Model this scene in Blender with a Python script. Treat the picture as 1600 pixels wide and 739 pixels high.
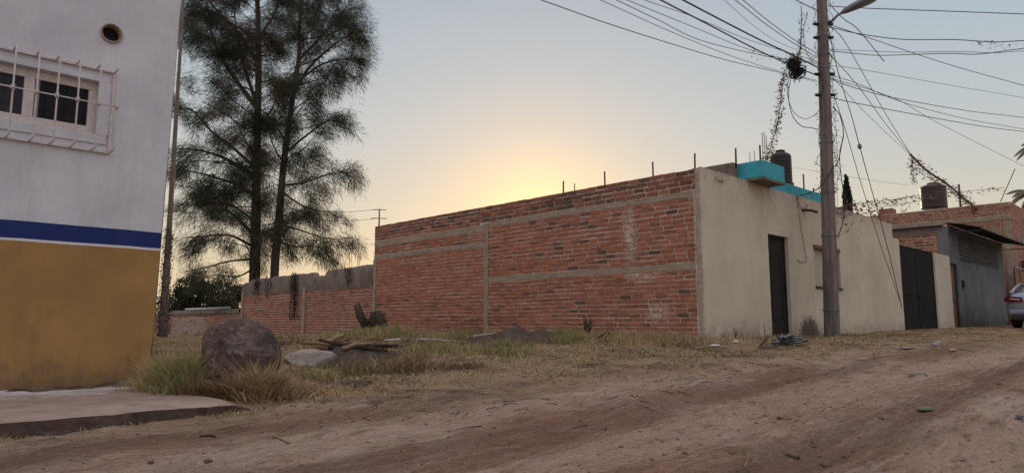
import bpy, math, random
import numpy as np
from mathutils import Vector, Matrix
rad = math.radians
random.seed(7); rng = np.random.default_rng(11)
scn = bpy.context.scene; col = scn.collection
for o in list(bpy.data.objects): bpy.data.objects.remove(o)
# ------------------------------------------------------------ camera
E = 1.0; FPX = 1080.0; PITCH = math.atan(135/1080.0)
cd = bpy.data.cameras.new('camera'); cam = bpy.data.objects.new('camera', cd); col.objects.link(cam)
cam.location = (0, 0, E); cam.rotation_euler = (rad(90)+PITCH, 0, 0)
cd.sensor_width = 36; cd.lens = 36*FPX/1600; cd.clip_start = .05; cd.clip_end = 3000
scn.camera = cam
# ------------------------------------------------------------ world, sun, exposure
SUN_EL = rad(8.0); SUN_AZ = rad(2.1)          # azimuth clockwise from +Y
w = bpy.data.worlds.new('World'); scn.world = w; w.use_nodes = True
wt = w.node_tree; wt.nodes.clear()
def wn(t, **k):
    n = wt.nodes.new(t)
    for a, b in k.items(): setattr(n, a, b)
    return n
def wl(a, b): wt.links.new(a, b)
out = wn('ShaderNodeOutputWorld'); bg = wn('ShaderNodeBackground'); wl(bg.outputs[0], out.inputs[0])
sky = wn('ShaderNodeTexSky', sky_type='NISHITA', sun_disc=False, sun_elevation=SUN_EL, sun_rotation=SUN_AZ,
         air_density=1.6, dust_density=2.5, ozone_density=1.5, altitude=1500)
bg.inputs[1].default_value = .13
tc = wn('ShaderNodeTexCoord'); sep = wn('ShaderNodeSeparateXYZ'); wl(tc.outputs['Generated'], sep.inputs[0])
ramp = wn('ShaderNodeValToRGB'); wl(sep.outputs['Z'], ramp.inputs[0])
def setramp(r, stops, interp='LINEAR'):
    r.color_ramp.interpolation = interp
    el = r.color_ramp.elements
    while len(el) > 1: el.remove(el[-1])
    el[0].position = stops[0][0]; el[0].color = (*stops[0][1], 1)
    for p, c in stops[1:]:
        e = el.new(p); e.color = (*c, 1)
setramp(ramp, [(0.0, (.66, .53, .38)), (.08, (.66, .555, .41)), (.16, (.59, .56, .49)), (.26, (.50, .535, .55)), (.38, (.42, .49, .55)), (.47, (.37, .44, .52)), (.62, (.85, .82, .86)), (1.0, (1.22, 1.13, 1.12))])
sunv = (math.sin(SUN_AZ)*math.cos(SUN_EL), math.cos(SUN_AZ)*math.cos(SUN_EL), math.sin(SUN_EL))
dot = wn('ShaderNodeVectorMath', operation='DOT_PRODUCT'); wl(tc.outputs['Generated'], dot.inputs[0]); dot.inputs[1].default_value = sunv
def glow(power, colr):
    mx = wn('ShaderNodeMath', operation='MAXIMUM'); wl(dot.outputs['Value'], mx.inputs[0]); mx.inputs[1].default_value = 0
    pw = wn('ShaderNodeMath', operation='POWER'); wl(mx.outputs[0], pw.inputs[0]); pw.inputs[1].default_value = power
    m = wn('ShaderNodeVectorMath', operation='SCALE'); m.inputs[0].default_value = colr; wl(pw.outputs[0], m.inputs['Scale'])
    return m.outputs[0]
def vadd(a, b):
    m = wn('ShaderNodeVectorMath', operation='ADD'); wl(a, m.inputs[0]); wl(b, m.inputs[1]); return m.outputs[0]
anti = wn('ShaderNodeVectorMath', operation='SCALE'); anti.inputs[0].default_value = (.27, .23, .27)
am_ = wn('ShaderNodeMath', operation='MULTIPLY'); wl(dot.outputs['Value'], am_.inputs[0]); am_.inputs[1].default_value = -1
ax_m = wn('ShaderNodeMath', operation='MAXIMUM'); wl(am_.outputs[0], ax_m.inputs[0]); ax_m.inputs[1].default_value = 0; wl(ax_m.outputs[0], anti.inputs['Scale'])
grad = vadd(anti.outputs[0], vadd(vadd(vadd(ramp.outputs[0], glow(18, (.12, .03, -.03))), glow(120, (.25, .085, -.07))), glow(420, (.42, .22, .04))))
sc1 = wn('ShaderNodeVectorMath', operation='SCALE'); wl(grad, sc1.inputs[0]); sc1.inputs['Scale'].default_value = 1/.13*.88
sc2 = wn('ShaderNodeVectorMath', operation='SCALE'); wl(sky.outputs[0], sc2.inputs[0]); sc2.inputs['Scale'].default_value = .10
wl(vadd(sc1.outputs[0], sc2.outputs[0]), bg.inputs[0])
sl = bpy.data.lights.new('sun', 'SUN'); so = bpy.data.objects.new('sun', sl); col.objects.link(so)
sl.energy = 2.0; sl.angle = rad(.7); sl.color = (1, .72, .42)
so.rotation_euler = Vector(sunv).to_track_quat('Z', 'Y').to_euler(); so.location = (0, 0, 60)
scn.view_settings.view_transform = 'Standard'; scn.view_settings.look = 'None'
scn.view_settings.exposure = 0.12; scn.view_settings.gamma = 1.0; scn.view_settings.use_curve_mapping = False
try: scn.cycles.max_bounces = 6
except Exception: pass
# ------------------------------------------------------------ geometry of the place
def ray(px, py):
    v = (369.5-py)/FPX; u = (px-800)/FPX
    yc = math.cos(PITCH)-v*math.sin(PITCH); zc = math.sin(PITCH)+v*math.cos(PITCH)
    return u/yc, zc/yc
def P(px, py, Y): a, b = ray(px, py); return Vector((a*Y, Y, E+b*Y))
D2 = np.array([1128., 1088.]); D2 /= np.linalg.norm(D2); NN = np.array([D2[1], -D2[0]])   # along the street; out of the facades
ANG = math.atan2(D2[1], D2[0])
CC = np.array([3.33, 12.0]); ZB = E-.27
def qr(x, y): return (x-CC[0])*D2[0]+(y-CC[1])*D2[1], (x-CC[0])*NN[0]+(y-CC[1])*NN[1]
def XY(q, r): return CC+q*D2+r*NN
def on_r(px, py, r0):            # pixel -> (q, z) on the vertical plane r = r0 parallel to the street
    a, b = ray(px, py); d = np.array([a, 1.0]); t = (r0+CC@NN)/(d@NN)
    p = d*t; return (p-CC)@D2, E+b*t
def on_q(px, py, q0):            # pixel -> (r, z) on the vertical plane q = q0 square to the street
    a, b = ray(px, py); d = np.array([a, 1.0]); t = (q0+CC@D2)/(d@D2)
    p = d*t; return (p-CC)@NN, E+b*t
def hash2(ix, iy, s):
    h = np.sin(ix*127.1+iy*311.7+s*74.7)*43758.5453
    return h-np.floor(h)
def vnoise(x, y, s=0):
    x = np.asarray(x, float); y = np.asarray(y, float)
    ix = np.floor(x); iy = np.floor(y); fx = x-ix; fy = y-iy
    fx = fx*fx*(3-2*fx); fy = fy*fy*(3-2*fy)
    a = hash2(ix, iy, s); b = hash2(ix+1, iy, s); c = hash2(ix, iy+1, s); d = hash2(ix+1, iy+1, s)
    return a+(b-a)*fx+(c-a)*fy+(a-b-c+d)*fx*fy
def fbm(x, y, s=0, o=4):
    t = 0; am = .5
    for k in range(o): t = t+am*vnoise(np.asarray(x)*2**k, np.asarray(y)*2**k, s+k*3.3); am *= .5
    return t/.94
def sstep(a, b, x): t = np.clip((x-a)/(b-a), 0, 1); return t*t*(3-2*t)
def verge_edge(q): return .9+.235*(q+8)
def hz(x, y, fine=True):
    x = np.asarray(x, float); y = np.asarray(y, float)
    z = np.interp(y, [-60, 0, 4, 12, 14, 21.5, 28, 60, 900], [-1.1, -1.06, -.8, -.285, -.285, -.17, -.1, -.3, -.6])
    q, r = qr(x, y); s = -r
    z = z-.62*sstep(8, 14, s)*(1-sstep(-.3, .5, q))*(1-sstep(40, 60, s))
    z = z+.13*np.exp(-(((q+3.2)/1.6)**2+((s-4.6)/1.1)**2))+.07*np.exp(-(((q+.6)/1.1)**2+((s-2.8)/.8)**2))
    z = z-.07*np.exp(-(((q+6.6)/1.2)**2+((s-1.2)/1.5)**2))
    road = sstep(-.3, .5, r-verge_edge(q))*(1-sstep(9, 12, r))
    # wheel ruts follow the street
    rr = r+.25*np.sin(q*.22+.6)-.10*q*0
    for c, wd, dp in ((2.9, .22, .05), (4.3, .24, .065), (5.2, .16, .045), (6.5, .24, .06)):
        z = z-road*dp*np.exp(-((rr-c)/wd)**2)*(0.6+.8*vnoise(q*.5, c*9))
        z = z+road*dp*.5*np.exp(-((rr-c-wd*1.5)/(wd*.7))**2)
    z = z+.05*(fbm(x*.35, y*.35, 3)-.5)
    if fine:
        near = 1-sstep(14, 30, np.hypot(x, y-6))
        z = z+near*(.045*(fbm(x*1.7, y*1.7, 5)-.5)+.03*(fbm(x*6, y*6, 8, 3)-.5)*(1+1.0*road)+.018*(fbm(x*17, y*17, 2, 2)-.5))
        z = z+near*(1-road)*.05*(fbm(x*2.5, y*2.5, 15, 3)-.5)
    return z+E
def gz(x, y): return float(hz(np.array([x]), np.array([y]))[0])
def ground_hit(px, py):          # where the view ray of a pixel meets the ground
    a, b = ray(px, py); Y = np.linspace(2.5, 40, 3000); h = hz(a*Y, Y)-(E+b*Y)
    i = np.argmax(h > 0); return Vector((a*Y[i], Y[i], float(h[i]+E+b*Y[i])))
# ------------------------------------------------------------ helpers for objects
def tag(o, label=None, cat=None, group=None, kind=None):
    if label: o['label'] = label
    if cat: o['category'] = cat
    if group: o['group'] = group
    if kind: o['kind'] = kind
    return o
def thing(name, label, cat, loc=(0, 0, 0), rz=0, group=None):
    o = bpy.data.objects.new(name, None); col.objects.link(o); o.empty_display_size = .2
    o.location = loc; o.rotation_euler = (0, 0, rz); return tag(o, label, cat, group)
def street_thing(name, label, cat, q, r, z, group=None):
    x, y = XY(q, r); return thing(name, label, cat, (x, y, z), ANG, group)
def link(name, me, parent=None, loc=None):
    o = bpy.data.objects.new(name, me); col.objects.link(o)
    if parent: o.parent = parent
    if loc: o.location = loc
    return o
class MB:
    """collects faces; local x along the street, y into the plot, z up"""
    def __init__(s): s.v = []; s.f = []; s.m = []; s.a = []; s.smooth = []
    def add(s, vs, fs, mi=0, a=0.5, sm=False):
        n = len(s.v); s.v += [tuple(p) for p in vs]
        for f in fs: s.f.append([i+n for i in f]); s.m.append(mi); s.a.append(a); s.smooth.append(sm)
    def box(s, x0, x1, y0, y1, z0, z1, mi=0, a=.5, j=0):
        vs = [(x, y, z) for z in (z0, z1) for y in (y0, y1) for x in (x0, x1)]
        if j: vs = [(x+random.uniform(-j, j), y+random.uniform(-j, j), z+random.uniform(-j, j)) for x, y, z in vs]
        s.add(vs, [(0, 2, 3, 1), (4, 5, 7, 6), (0, 1, 5, 4), (1, 3, 7, 5), (3, 2, 6, 7), (2, 0, 4, 6)], mi, a)
    def tube(s, pts, r, n=6, mi=0, a=.5, cap=True):
        pts = [Vector(p) for p in pts]; rs = [float(q) for q in r] if hasattr(r, '__len__') else [float(r)]*len(pts)
        base = []; up = Vector((0, 0, 1)); prev = None
        for i, p in enumerate(pts):
            t = (pts[min(i+1, len(pts)-1)]-pts[max(i-1, 0)])
            if t.length < 1e-9: t = Vector((0, 0, 1))
            t.normalize()
            if prev is None:
                prev = t.cross(up) if abs(t.z) < .95 else t.cross(Vector((1, 0, 0)))
            prev = (prev-t*prev.dot(t)); prev.normalize(); b = t.cross(prev)
            for k in range(n):
                an = 2*math.pi*k/n; base.append(p+rs[i]*(math.cos(an)*prev+math.sin(an)*b))
        fs = []
        for i in range(len(pts)-1):
            for k in range(n): k2 = (k+1) % n; fs.append((i*n+k, i*n+k2, (i+1)*n+k2, (i+1)*n+k))
        if cap: fs.append(tuple(range(n-1, -1, -1))); fs.append(tuple((len(pts)-1)*n+k for k in range(n)))
        s.add(base, fs, mi, a, True)
    def lathe(s, prof, n=24, c=(0, 0, 0), mi=0):
        vs = []; fs = []
        for r, z in prof:
            for k in range(n): an = 2*math.pi*k/n; vs.append((c[0]+r*math.cos(an), c[1]+r*math.sin(an), c[2]+z))
        for i in range(len(prof)-1):
            for k in range(n): k2 = (k+1) % n; fs.append((i*n+k, i*n+k2, (i+1)*n+k2, (i+1)*n+k))
        s.add(vs, fs, mi, .5, True)
    def quads(s, arr, a=None, mi=0):            # arr (n,4,3)
        n0 = len(s.v); s.v += [tuple(p) for p in arr.reshape(-1, 3)]
        for i in range(len(arr)):
            s.f.append([n0+4*i, n0+4*i+1, n0+4*i+2, n0+4*i+3]); s.m.append(mi); s.a.append(.5 if a is None else float(a[i])); s.smooth.append(False)
    def build(s, name, mats, parent=None, bevel=0):
        me = bpy.data.meshes.new(name); me.from_pydata(s.v, [], s.f)
        for m in (mats if isinstance(mats, (list, tuple)) else [mats]): me.materials.append(m)
        me.polygons.foreach_set('material_index', s.m); me.polygons.foreach_set('use_smooth', s.smooth)
        at = me.attributes.new('tone', 'FLOAT', 'FACE'); at.data.foreach_set('value', s.a)
        me.update(); o = link(name, me, parent)
        if bevel:
            b = o.modifiers.new('bevel', 'BEVEL'); b.width = bevel; b.segments = 2; b.limit_method = 'ANGLE'
        return o
def np_mesh(name, verts, faces_flat, sizes, tone, mat, parent=None):
    me = bpy.data.meshes.new(name); nv = len(verts); nf = len(sizes)
    me.vertices.add(nv); me.vertices.foreach_set('co', np.ascontiguousarray(verts, dtype=np.float32).ravel())
    me.loops.add(len(faces_flat)); me.loops.foreach_set('vertex_index', np.ascontiguousarray(faces_flat, dtype=np.int32))
    st = np.concatenate([[0], np.cumsum(sizes)[:-1]]).astype(np.int32)
    me.polygons.add(nf); me.polygons.foreach_set('loop_start', st)
    try: me.polygons.foreach_set('loop_total', np.asarray(sizes, np.int32))
    except Exception: pass
    at = me.attributes.new('tone', 'FLOAT', 'FACE'); at.data.foreach_set('value', np.ascontiguousarray(tone, dtype=np.float32))
    me.materials.append(mat); me.update(calc_edges=True); me.validate()
    return link(name, me, parent)
# ------------------------------------------------------------ materials
class NT:
    def __init__(s, name):
        s.mat = bpy.data.materials.new(name); s.mat.use_nodes = True; s.t = s.mat.node_tree
        s.b = s.t.nodes['Principled BSDF']; s.co = s.n('ShaderNodeTexCoord').outputs['Object']
        s.b.inputs['Specular IOR Level'].default_value = .25
    def n(s, t, **k):
        n = s.t.nodes.new(t)
        for a, b in k.items(): setattr(n, a, b)
        return n
    def l(s, a, b): s.t.links.new(a, b)
    def noise(s, scale, detail=5, rough=.6, stretch=None, off=(0, 0, 0), co=None):
        n = s.n('ShaderNodeTexNoise'); n.inputs['Scale'].default_value = scale; n.inputs['Detail'].default_value = detail; n.inputs['Roughness'].default_value = rough
        m = s.n('ShaderNodeMapping'); s.l(co or s.co, m.inputs[0]); m.inputs['Location'].default_value = off
        if stretch: m.inputs['Scale'].default_value = stretch
        s.l(m.outputs[0], n.inputs[0]); return n.outputs['Fac']
    def range(s, v, a, b, c=0, d=1):
        n = s.n('ShaderNodeMapRange'); s.l(v, n.inputs[0])
        for i, x in enumerate((a, b, c, d)): n.inputs[i+1].default_value = x
        return n.outputs[0]
    def mix(s, f, a, b, mode='MIX'):
        n = s.n('ShaderNodeMix', data_type='RGBA', blend_type=mode)
        if isinstance(f, (int, float)): n.inputs[0].default_value = f
        else: s.l(f, n.inputs[0])
        for i, x in ((6, a), (7, b)):
            if isinstance(x, tuple): n.inputs[i].default_value = (*x, 1)
            else: s.l(x, n.inputs[i])
        return n.outputs[2]
    def math(s, op, a, b=0.0):
        n = s.n('ShaderNodeMath', operation=op)
        for i, x in enumerate((a, b)):
            if isinstance(x, (int, float)): n.inputs[i].default_value = x
            else: s.l(x, n.inputs[i])
        return n.outputs[0]
    def tone(s): return s.n('ShaderNodeAttribute', attribute_name='tone').outputs['Fac']
    def ramp(s, v, stops, interp='LINEAR'):
        r = s.n('ShaderNodeValToRGB'); s.l(v, r.inputs[0]); setramp(r, stops, interp); return r.outputs[0]
    def bump(s, h, strength=.4, dist=.01, prev=None):
        b = s.n('ShaderNodeBump'); b.inputs['Strength'].default_value = strength; b.inputs['Distance'].default_value = dist; s.l(h, b.inputs['Height'])
        if prev: s.l(prev, b.inputs['Normal'])
        return b.outputs[0]
    def done(s, colr=None, rough=.9, normal=None, metal=0, spec=None):
        if colr is not None:
            if isinstance(colr, tuple): s.b.inputs['Base Color'].default_value = (*colr, 1)
            else: s.l(colr, s.b.inputs['Base Color'])
        if isinstance(rough, (int, float)): s.b.inputs['Roughness'].default_value = rough
        else: s.l(rough, s.b.inputs['Roughness'])
        if normal: s.l(normal, s.b.inputs['Normal'])
        s.b.inputs['Metallic'].default_value = metal
        if spec is not None: s.b.inputs['Specular IOR Level'].default_value = spec
        return s.mat
def weathered(name, c1, c2, c3=None, scale=3, bump=.3, rough=.9, amt=.6, metal=0, fine=60, streak=None, low=None):
    t = NT(name); c = t.mix(t.range(t.noise(scale), .35, .65), c1, c2)
    if c3: c = t.mix(t.range(t.noise(scale*2.7, 8, .7, streak, (5, 3, 1)), .52, .7, 0, amt), c, c3)
    if low:
        sp = t.n('ShaderNodeSeparateXYZ'); t.l(t.co, sp.inputs[0]); g_ = t.math('ADD', sp.outputs['Z'], t.range(t.noise(5, 8, .8, (1, 1, .6)), .3, .7, -low[0]*.8, low[0]*.8))
        c = t.mix(t.range(g_, 0, low[0], low[2], 0), c, low[1])
        c = t.mix(t.range(t.noise(28, 4, .85, None, (4, 1, 9)), .66, .71, 0, .5), c, low[1])
    c = t.mix(t.range(t.noise(fine, 3), .3, .7, 0, .25), c, tuple(x*.6 for x in c1))
    return t.done(c, rough, t.bump(t.noise(fine, 6, .7), bump, .006, t.bump(t.noise(scale*3, 5), bump, .02)), metal)
def brick_mat(name, stops, stain=None, grime=.35):
    t = NT(name); tn = t.tone()
    c = t.ramp(tn, stops)
    c = t.mix(t.range(t.noise(9, 6, .7), .4, .72, 0, .55), c, (.15, .065, .05))
    c = t.mix(t.range(t.noise(26, 5, .8, (1, 1, 1.6), (5, 5, 5)), .60, .68, 0, .8), c, (.045, .028, .025))
    c = t.mix(t.range(t.noise(5.5, 9, .85, (1, 1, 2.2), (8, 8, 8)), .58, .68, 0, .7), c, (.42, .29, .23))
    c = t.mix(t.range(t.noise(.8, 5, .6, None, (1, 4, 2)), .45, .7, 0, .2), c, (.30, .15, .10))
    c = t.mix(t.range(t.noise(3.2, 9, .8, (1, 1, .5), (3, 3, 8)), .54, .66, 0, .6), c, (.12, .075, .06))
    c = t.mix(t.range(t.noise(70, 3, .6), .5, .75, 0, .35), c, (.42, .25, .17))
    c = t.mix(t.range(t.noise(1.1, 7, .65, None, (2, 7, 4)), .52, .68, 0, grime), c, (.16, .12, .105))
    if stain:
        for (cx, cz, sx, sz) in stain:
            m = t.n('ShaderNodeMapping'); t.l(t.co, m.inputs[0]); m.vector_type = 'TEXTURE'
            m.inputs['Location'].default_value = (0, cx, cz); m.inputs['Scale'].default_value = (50, sx, sz)
            ln = t.n('ShaderNodeVectorMath', operation='LENGTH'); t.l(m.outputs[0], ln.inputs[0])
            f = t.math('MULTIPLY', t.range(ln.outputs['Value'], .3, 1, 1, 0), t.range(t.noise(14, 6, .8, None, (cx, 0, 0)), .45, .56))
            c = t.mix(t.math('MULTIPLY', f, .92), c, (.58, .52, .47))
    return t.done(c, .93, t.bump(t.noise(90, 5, .7), .5, .004, t.bump(t.noise(18, 4), .5, .012)))
HOTB = [(0, (.065, .045, .04)), (.12, (.12, .065, .05)), (.25, (.22, .085, .055)), (.5, (.335, .118, .070)), (.75, (.42, .152, .088)), (1, (.42, .22, .14))]
PALEB = [(0, (.12, .065, .05)), (.15, (.22, .095, .065)), (.5, (.34, .135, .09)), (1, (.40, .2, .13))]
M = {}
M['brick'] = brick_mat('fired_brick', HOTB, grime=.0, stain=[(1.55, 1.95, .22, .75), (.95, .45, .35, .22), (1.3, 1.15, .5, .12)])
M['brick_pale'] = brick_mat('old_brick', PALEB, grime=.25)
M['brick_far'] = brick_mat('far_brick', PALEB, grime=.3)
M['brick_white'] = brick_mat('whitewashed_brick', [(0, (.20, .12, .10)), (.35, (.36, .28, .24)), (1, (.46, .38, .34))], grime=.7)
M['mortar'] = weathered('mortar', (.60, .50, .41), (.48, .385, .31), (.12, .085, .07), 7, .6, .95, .75)
M['concrete'] = weathered('grey_concrete', (.37, .30, .235), (.28, .21, .165), (.24, .12, .085), 5, .6, .95, .7)
M['concrete_dark'] = weathered('mossy_concrete', (.22, .18, .15), (.13, .10, .085), (.045, .034, .03), 2.2, .8, .95, .95, streak=(1, 1, .3))
M['sidewalk_old'] = weathered('worn_sidewalk', (.36, .30, .265), (.27, .21, .18), (.19, .13, .105), 1.2, .6, .9, .7)
def swm():
    t = NT('worn_sidewalk'); c = t.mix(t.range(t.noise(1.4, 8, .7), .38, .62), (.34, .27, .225), (.24, .17, .14))
    c = t.mix(t.range(t.noise(3.5, 8, .8, None, (4, 4, 4)), .5, .66, 0, .75), c, (.20, .135, .11))
    f = t.range(t.math('ADD', t.tone(), t.range(t.noise(2.2, 8, .75, None, (2, 0, 0)), .3, .7, -.22, .22)), .12, .36, .85, 0)
    c = t.mix(f, c, (.52, .50, .53)); c = t.mix(t.range(t.noise(40, 5, .8), .58, .7, 0, .6), c, (.12, .08, .07))
    return t.done(c, .93, t.bump(t.noise(50, 6, .75), .7, .008, t.bump(t.noise(7, 6), .7, .03)))
M['sidewalk'] = swm()
M['kerb'] = weathered('dark_kerb', (.10, .07, .06), (.05, .036, .032), (.20, .14, .12), 5, .9, .95, .5)
def plaster():
    t = NT('beige_plaster')
    c = t.mix(t.range(t.noise(1.0, 6, .6), .35, .65), (.54, .48, .385), (.46, .40, .32))
    c = t.mix(t.range(t.noise(2.2, 8, .72, (1, 1, .28), (3, 1, 0)), .54, .74, 0, .35), c, (.27, .215, .175))
    sp = t.n('ShaderNodeSeparateXYZ'); t.l(t.co, sp.inputs[0])
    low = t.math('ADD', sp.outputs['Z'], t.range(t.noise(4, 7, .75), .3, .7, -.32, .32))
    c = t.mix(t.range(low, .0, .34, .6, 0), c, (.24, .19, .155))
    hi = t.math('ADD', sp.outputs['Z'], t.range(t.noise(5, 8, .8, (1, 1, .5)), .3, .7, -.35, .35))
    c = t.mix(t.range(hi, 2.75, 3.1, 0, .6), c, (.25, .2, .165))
    c = t.mix(t.range(t.noise(1.6, 9, .8, (1, 1, .16), (0, 7, 0)), .56, .70, 0, .2), c, (.30, .25, .2))
    # soot patch low on the wall beside the door
    m = t.n('ShaderNodeMapping'); m.vector_type = 'TEXTURE'; t.l(t.co, m.inputs[0]); m.inputs['Location'].default_value = (SOOTQ, 0, -.02); m.inputs['Scale'].default_value = (.62, 50, .5)
    ln = t.n('ShaderNodeVectorMath', operation='LENGTH'); t.l(m.outputs[0], ln.inputs[0])
    f = t.range(t.math('ADD', ln.outputs['Value'], t.range(t.noise(9, 7, .75), .3, .7, -.28, .28)), .62, 1.0, 1, 0)
    c = t.mix(t.math('MULTIPLY', f, .88), c, (.045, .038, .034))
    c = t.mix(t.range(t.noise(34, 4, .8, None, (9, 9, 9)), .68, .73, 0, .55), c, (.17, .12, .09))
    return t.done(c, .92, t.bump(t.noise(55, 6, .7), .35, .004, t.bump(t.noise(3, 4), .35, .03)))
SOOTQ = on_r(1266, 520, 0)[0]
M['plaster'] = plaster()
M['edge'] = weathered('rough_cement_render', (.40, .33, .27), (.33, .26, .21), (.58, .53, .46), 6, .9, .95, .45)
M['turq'] = weathered('turquoise_paint', (.05, .40, .48), (.045, .31, .39), (.16, .20, .20), 8, .3, .85, .9)
M['whitewall'] = weathered('lilac_white_paint', (.62, .63, .68), (.49, .50, .55), (.40, .37, .38), 1.2, .3, .85, .5, fine=35, streak=(1, 1, .25), low=(-5.0, (.33, .29, .28), 0))
M['blue'] = weathered('royal_blue_paint', (.012, .028, .15), (.010, .02, .11), (.04, .045, .14), 2, .2, .7, .4)
M['stripe'] = weathered('white_stripe_paint', (.66, .64, .66), (.58, .56, .58), None, 3, .2, .8)
M['ochre'] = weathered('ochre_paint', (.37, .215, .078), (.28, .155, .06), (.19, .10, .05), 1.3, .3, .85, .55, fine=30, streak=(1, 1, .35), low=(.28, (.14, .09, .065), .75))
M['white_metal'] = weathered('painted_white_iron', (.66, .60, .59), (.54, .47, .45), (.34, .21, .15), 14, .2, .6, .6)
M['black'] = NT('painted_void_shade').done((.012, .011, .012), .7)  # flat black painted in for the shade inside openings
def glass(name, c, r=.12):
    t = NT(name); return t.done(c, r, None, 0, .12)
M['glass'] = glass('dark_window_glass', (.03, .031, .04))
M['door'] = weathered('black_steel_door', (.014, .011, .012), (.020, .015, .015), (.028, .02, .018), 5, .2, .8, .5, 0, 40)
M['gate'] = weathered('black_gate_sheet', (.011, .010, .012), (.015, .013, .015), (.028, .020, .017), 2, .2, .8, .6)
M['cement_grey'] = weathered('blue_grey_cement', (.17, .17, .185), (.12, .12, .132), (.06, .056, .058), 1.2, .5, .95, .85, streak=(1, 1, .3), low=(.8, (.035, .032, .033), .95))
M['wood'] = weathered('brown_wood_door', (.17, .075, .045), (.11, .05, .03), (.05, .03, .02), 8, .3, .7, .5, streak=(1, 1, .1))
M['tin'] = weathered('dark_corrugated_tin', (.028, .026, .028), (.018, .017, .018), (.05, .035, .03), 3, .2, .6, .5)
M['rustgate'] = weathered('rusty_gate', (.27, .10, .045), (.18, .065, .035), (.09, .04, .03), 6, .3, .7, .6)
M['rebar'] = weathered('rusted_rebar', (.09, .055, .042), (.06, .04, .032), None, 20, .3, .8)
M['tank'] = weathered('black_plastic_tank', (.016, .014, .017), (.024, .02, .023), None, 4, .1, .42)
M['tank2'] = weathered('weathered_dark_tank', (.05, .04, .035), (.035, .03, .028), (.10, .07, .05), 4, .1, .4)
M['cable'] = NT('black_cable').done((.022, .021, .024), .6)
M['cable_grey'] = NT('grey_cable').done((.11, .11, .12), .6)
M['galv'] = weathered('galvanised_steel', (.20, .20, .215), (.15, .15, .165), (.09, .08, .08), 12, .1, .5, .4, .3)
M['lamp_glass'] = glass('lamp_lens', (.20, .19, .17), .3)
M['rock_dark'] = None
M['stone'] = weathered('pale_stone', (.36, .31, .28), (.25, .21, .19), (.10, .085, .08), 5, .9, .95, .7)
M['white_litter'] = NT('white_plastic').done((.55, .55, .56), .6)
M['red_litter'] = NT('red_plastic').done((.42, .20, .19), .7)
M['green_litter'] = NT('dusty_green_plastic').done((.14, .15, .11), .9)
M['blue_litter'] = NT('blue_plastic').done((.22, .24, .32), .7)
M['sheet'] = weathered('crumpled_grey_sheet', (.10, .105, .12), (.06, .065, .075), (.17, .175, .19), 9, .4, .5, .6)
def leafmat(name, stops, trans=.25, rough=.8):
    t = NT(name); c = t.ramp(t.tone(), stops); t.done(c, rough, None, 0, .2)
    tr = t.n('ShaderNodeBsdfTranslucent'); t.l(c, tr.inputs[0]); mx = t.n('ShaderNodeMixShader'); mx.inputs[0].default_value = trans
    t.l(t.b.outputs[0], mx.inputs[1]); t.l(tr.outputs[0], mx.inputs[2])
    o = [n for n in t.t.nodes if n.type == 'OUTPUT_MATERIAL'][0]; t.l(mx.outputs[0], o.inputs[0]); return t.mat
M['needle'] = leafmat('casuarina_needles', [(0, (.02, .026, .018)), (.6, (.045, .052, .032)), (.82, (.085, .085, .048)), (1, (.17, .10, .055))], .22)
M['bush'] = leafmat('dark_bush_leaves', [(0, (.02, .026, .014)), (.7, (.045, .055, .024)), (1, (.10, .10, .04))], .25)
M['cypress'] = leafmat('cypress_leaves', [(0, (.022, .03, .02)), (1, (.04, .05, .03))], .1)
M['palm'] = leafmat('palm_fronds', [(0, (.10, .11, .08)), (1, (.22, .22, .14))], .3)
M['grass'] = leafmat('roadside_grass', [(0, (.12, .075, .05)), (.2, (.32, .21, .125)), (.5, (.60, .45, .27)), (.62, (.42, .37, .17)), (.8, (.17, .21, .075)), (1, (.10, .155, .045))], .3)
M['deadvine'] = leafmat('dry_vine_leaves', [(0, (.05, .032, .025)), (.6, (.12, .068, .045)), (1, (.26, .13, .06))], .3)
M['darkvine'] = leafmat('dead_hanging_vine', [(0, (.025, .018, .016)), (1, (.075, .05, .04))], .15)
def bark(name, a, b, st=(1, 1, .18)):
    t = NT(name); c = t.mix(t.range(t.noise(9, 7, .7, st), .38, .62), a, b)
    return t.done(c, .95, t.bump(t.noise(16, 7, .75, st), .9, .05))
M['bark'] = bark('tree_bark', (.052, .040, .034), (.10, .078, .066))
M['stump'] = bark('burnt_stump', (.028, .02, .018), (.085, .058, .045), (1, 1, .1))
M['cutwood'] = weathered('cut_wood', (.28, .19, .12), (.20, .13, .085), None, 12, .3, .8)
def polemat():
    t = NT('weathered_pole'); st = (1, 1, .07)
    c = t.mix(t.range(t.noise(14, 8, .75, st), .36, .64), (.25, .20, .18), (.11, .088, .085))
    c = t.mix(t.range(t.noise(2.2, 6, .7, (1, 1, .35), (4, 2, 2)), .5, .64, 0, .7), c, (.075, .07, .088))
    c = t.mix(t.range(t.noise(30, 6, .8, (1, 1, .05)), .6, .7, 0, .7), c, (.035, .028, .028))
    return t.done(c, .9, t.bump(t.noise(24, 8, .75, (1, 1, .06)), .7, .015))
M['pole'] = polemat()
def rockmat():
    t = NT('purple_boulder')
    c = t.mix(t.range(t.noise(4, 8, .7), .4, .6), (.10, .068, .062), (.17, .115, .10))
    c = t.mix(t.range(t.noise(16, 9, .85, None, (3, 3, 3)), .53, .62, 0, .85), c, (.36, .28, .26))
    c = t.mix(t.range(t.noise(2.4, 6, .7, None, (1, 0, 0)), .5, .62, 0, .7), c, (.045, .034, .042))
    return t.done(c, .85, t.bump(t.noise(26, 8, .75), .8, .02, t.bump(t.noise(7, 6, .7), .7, .05)))
M['rock'] = rockmat()
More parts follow.
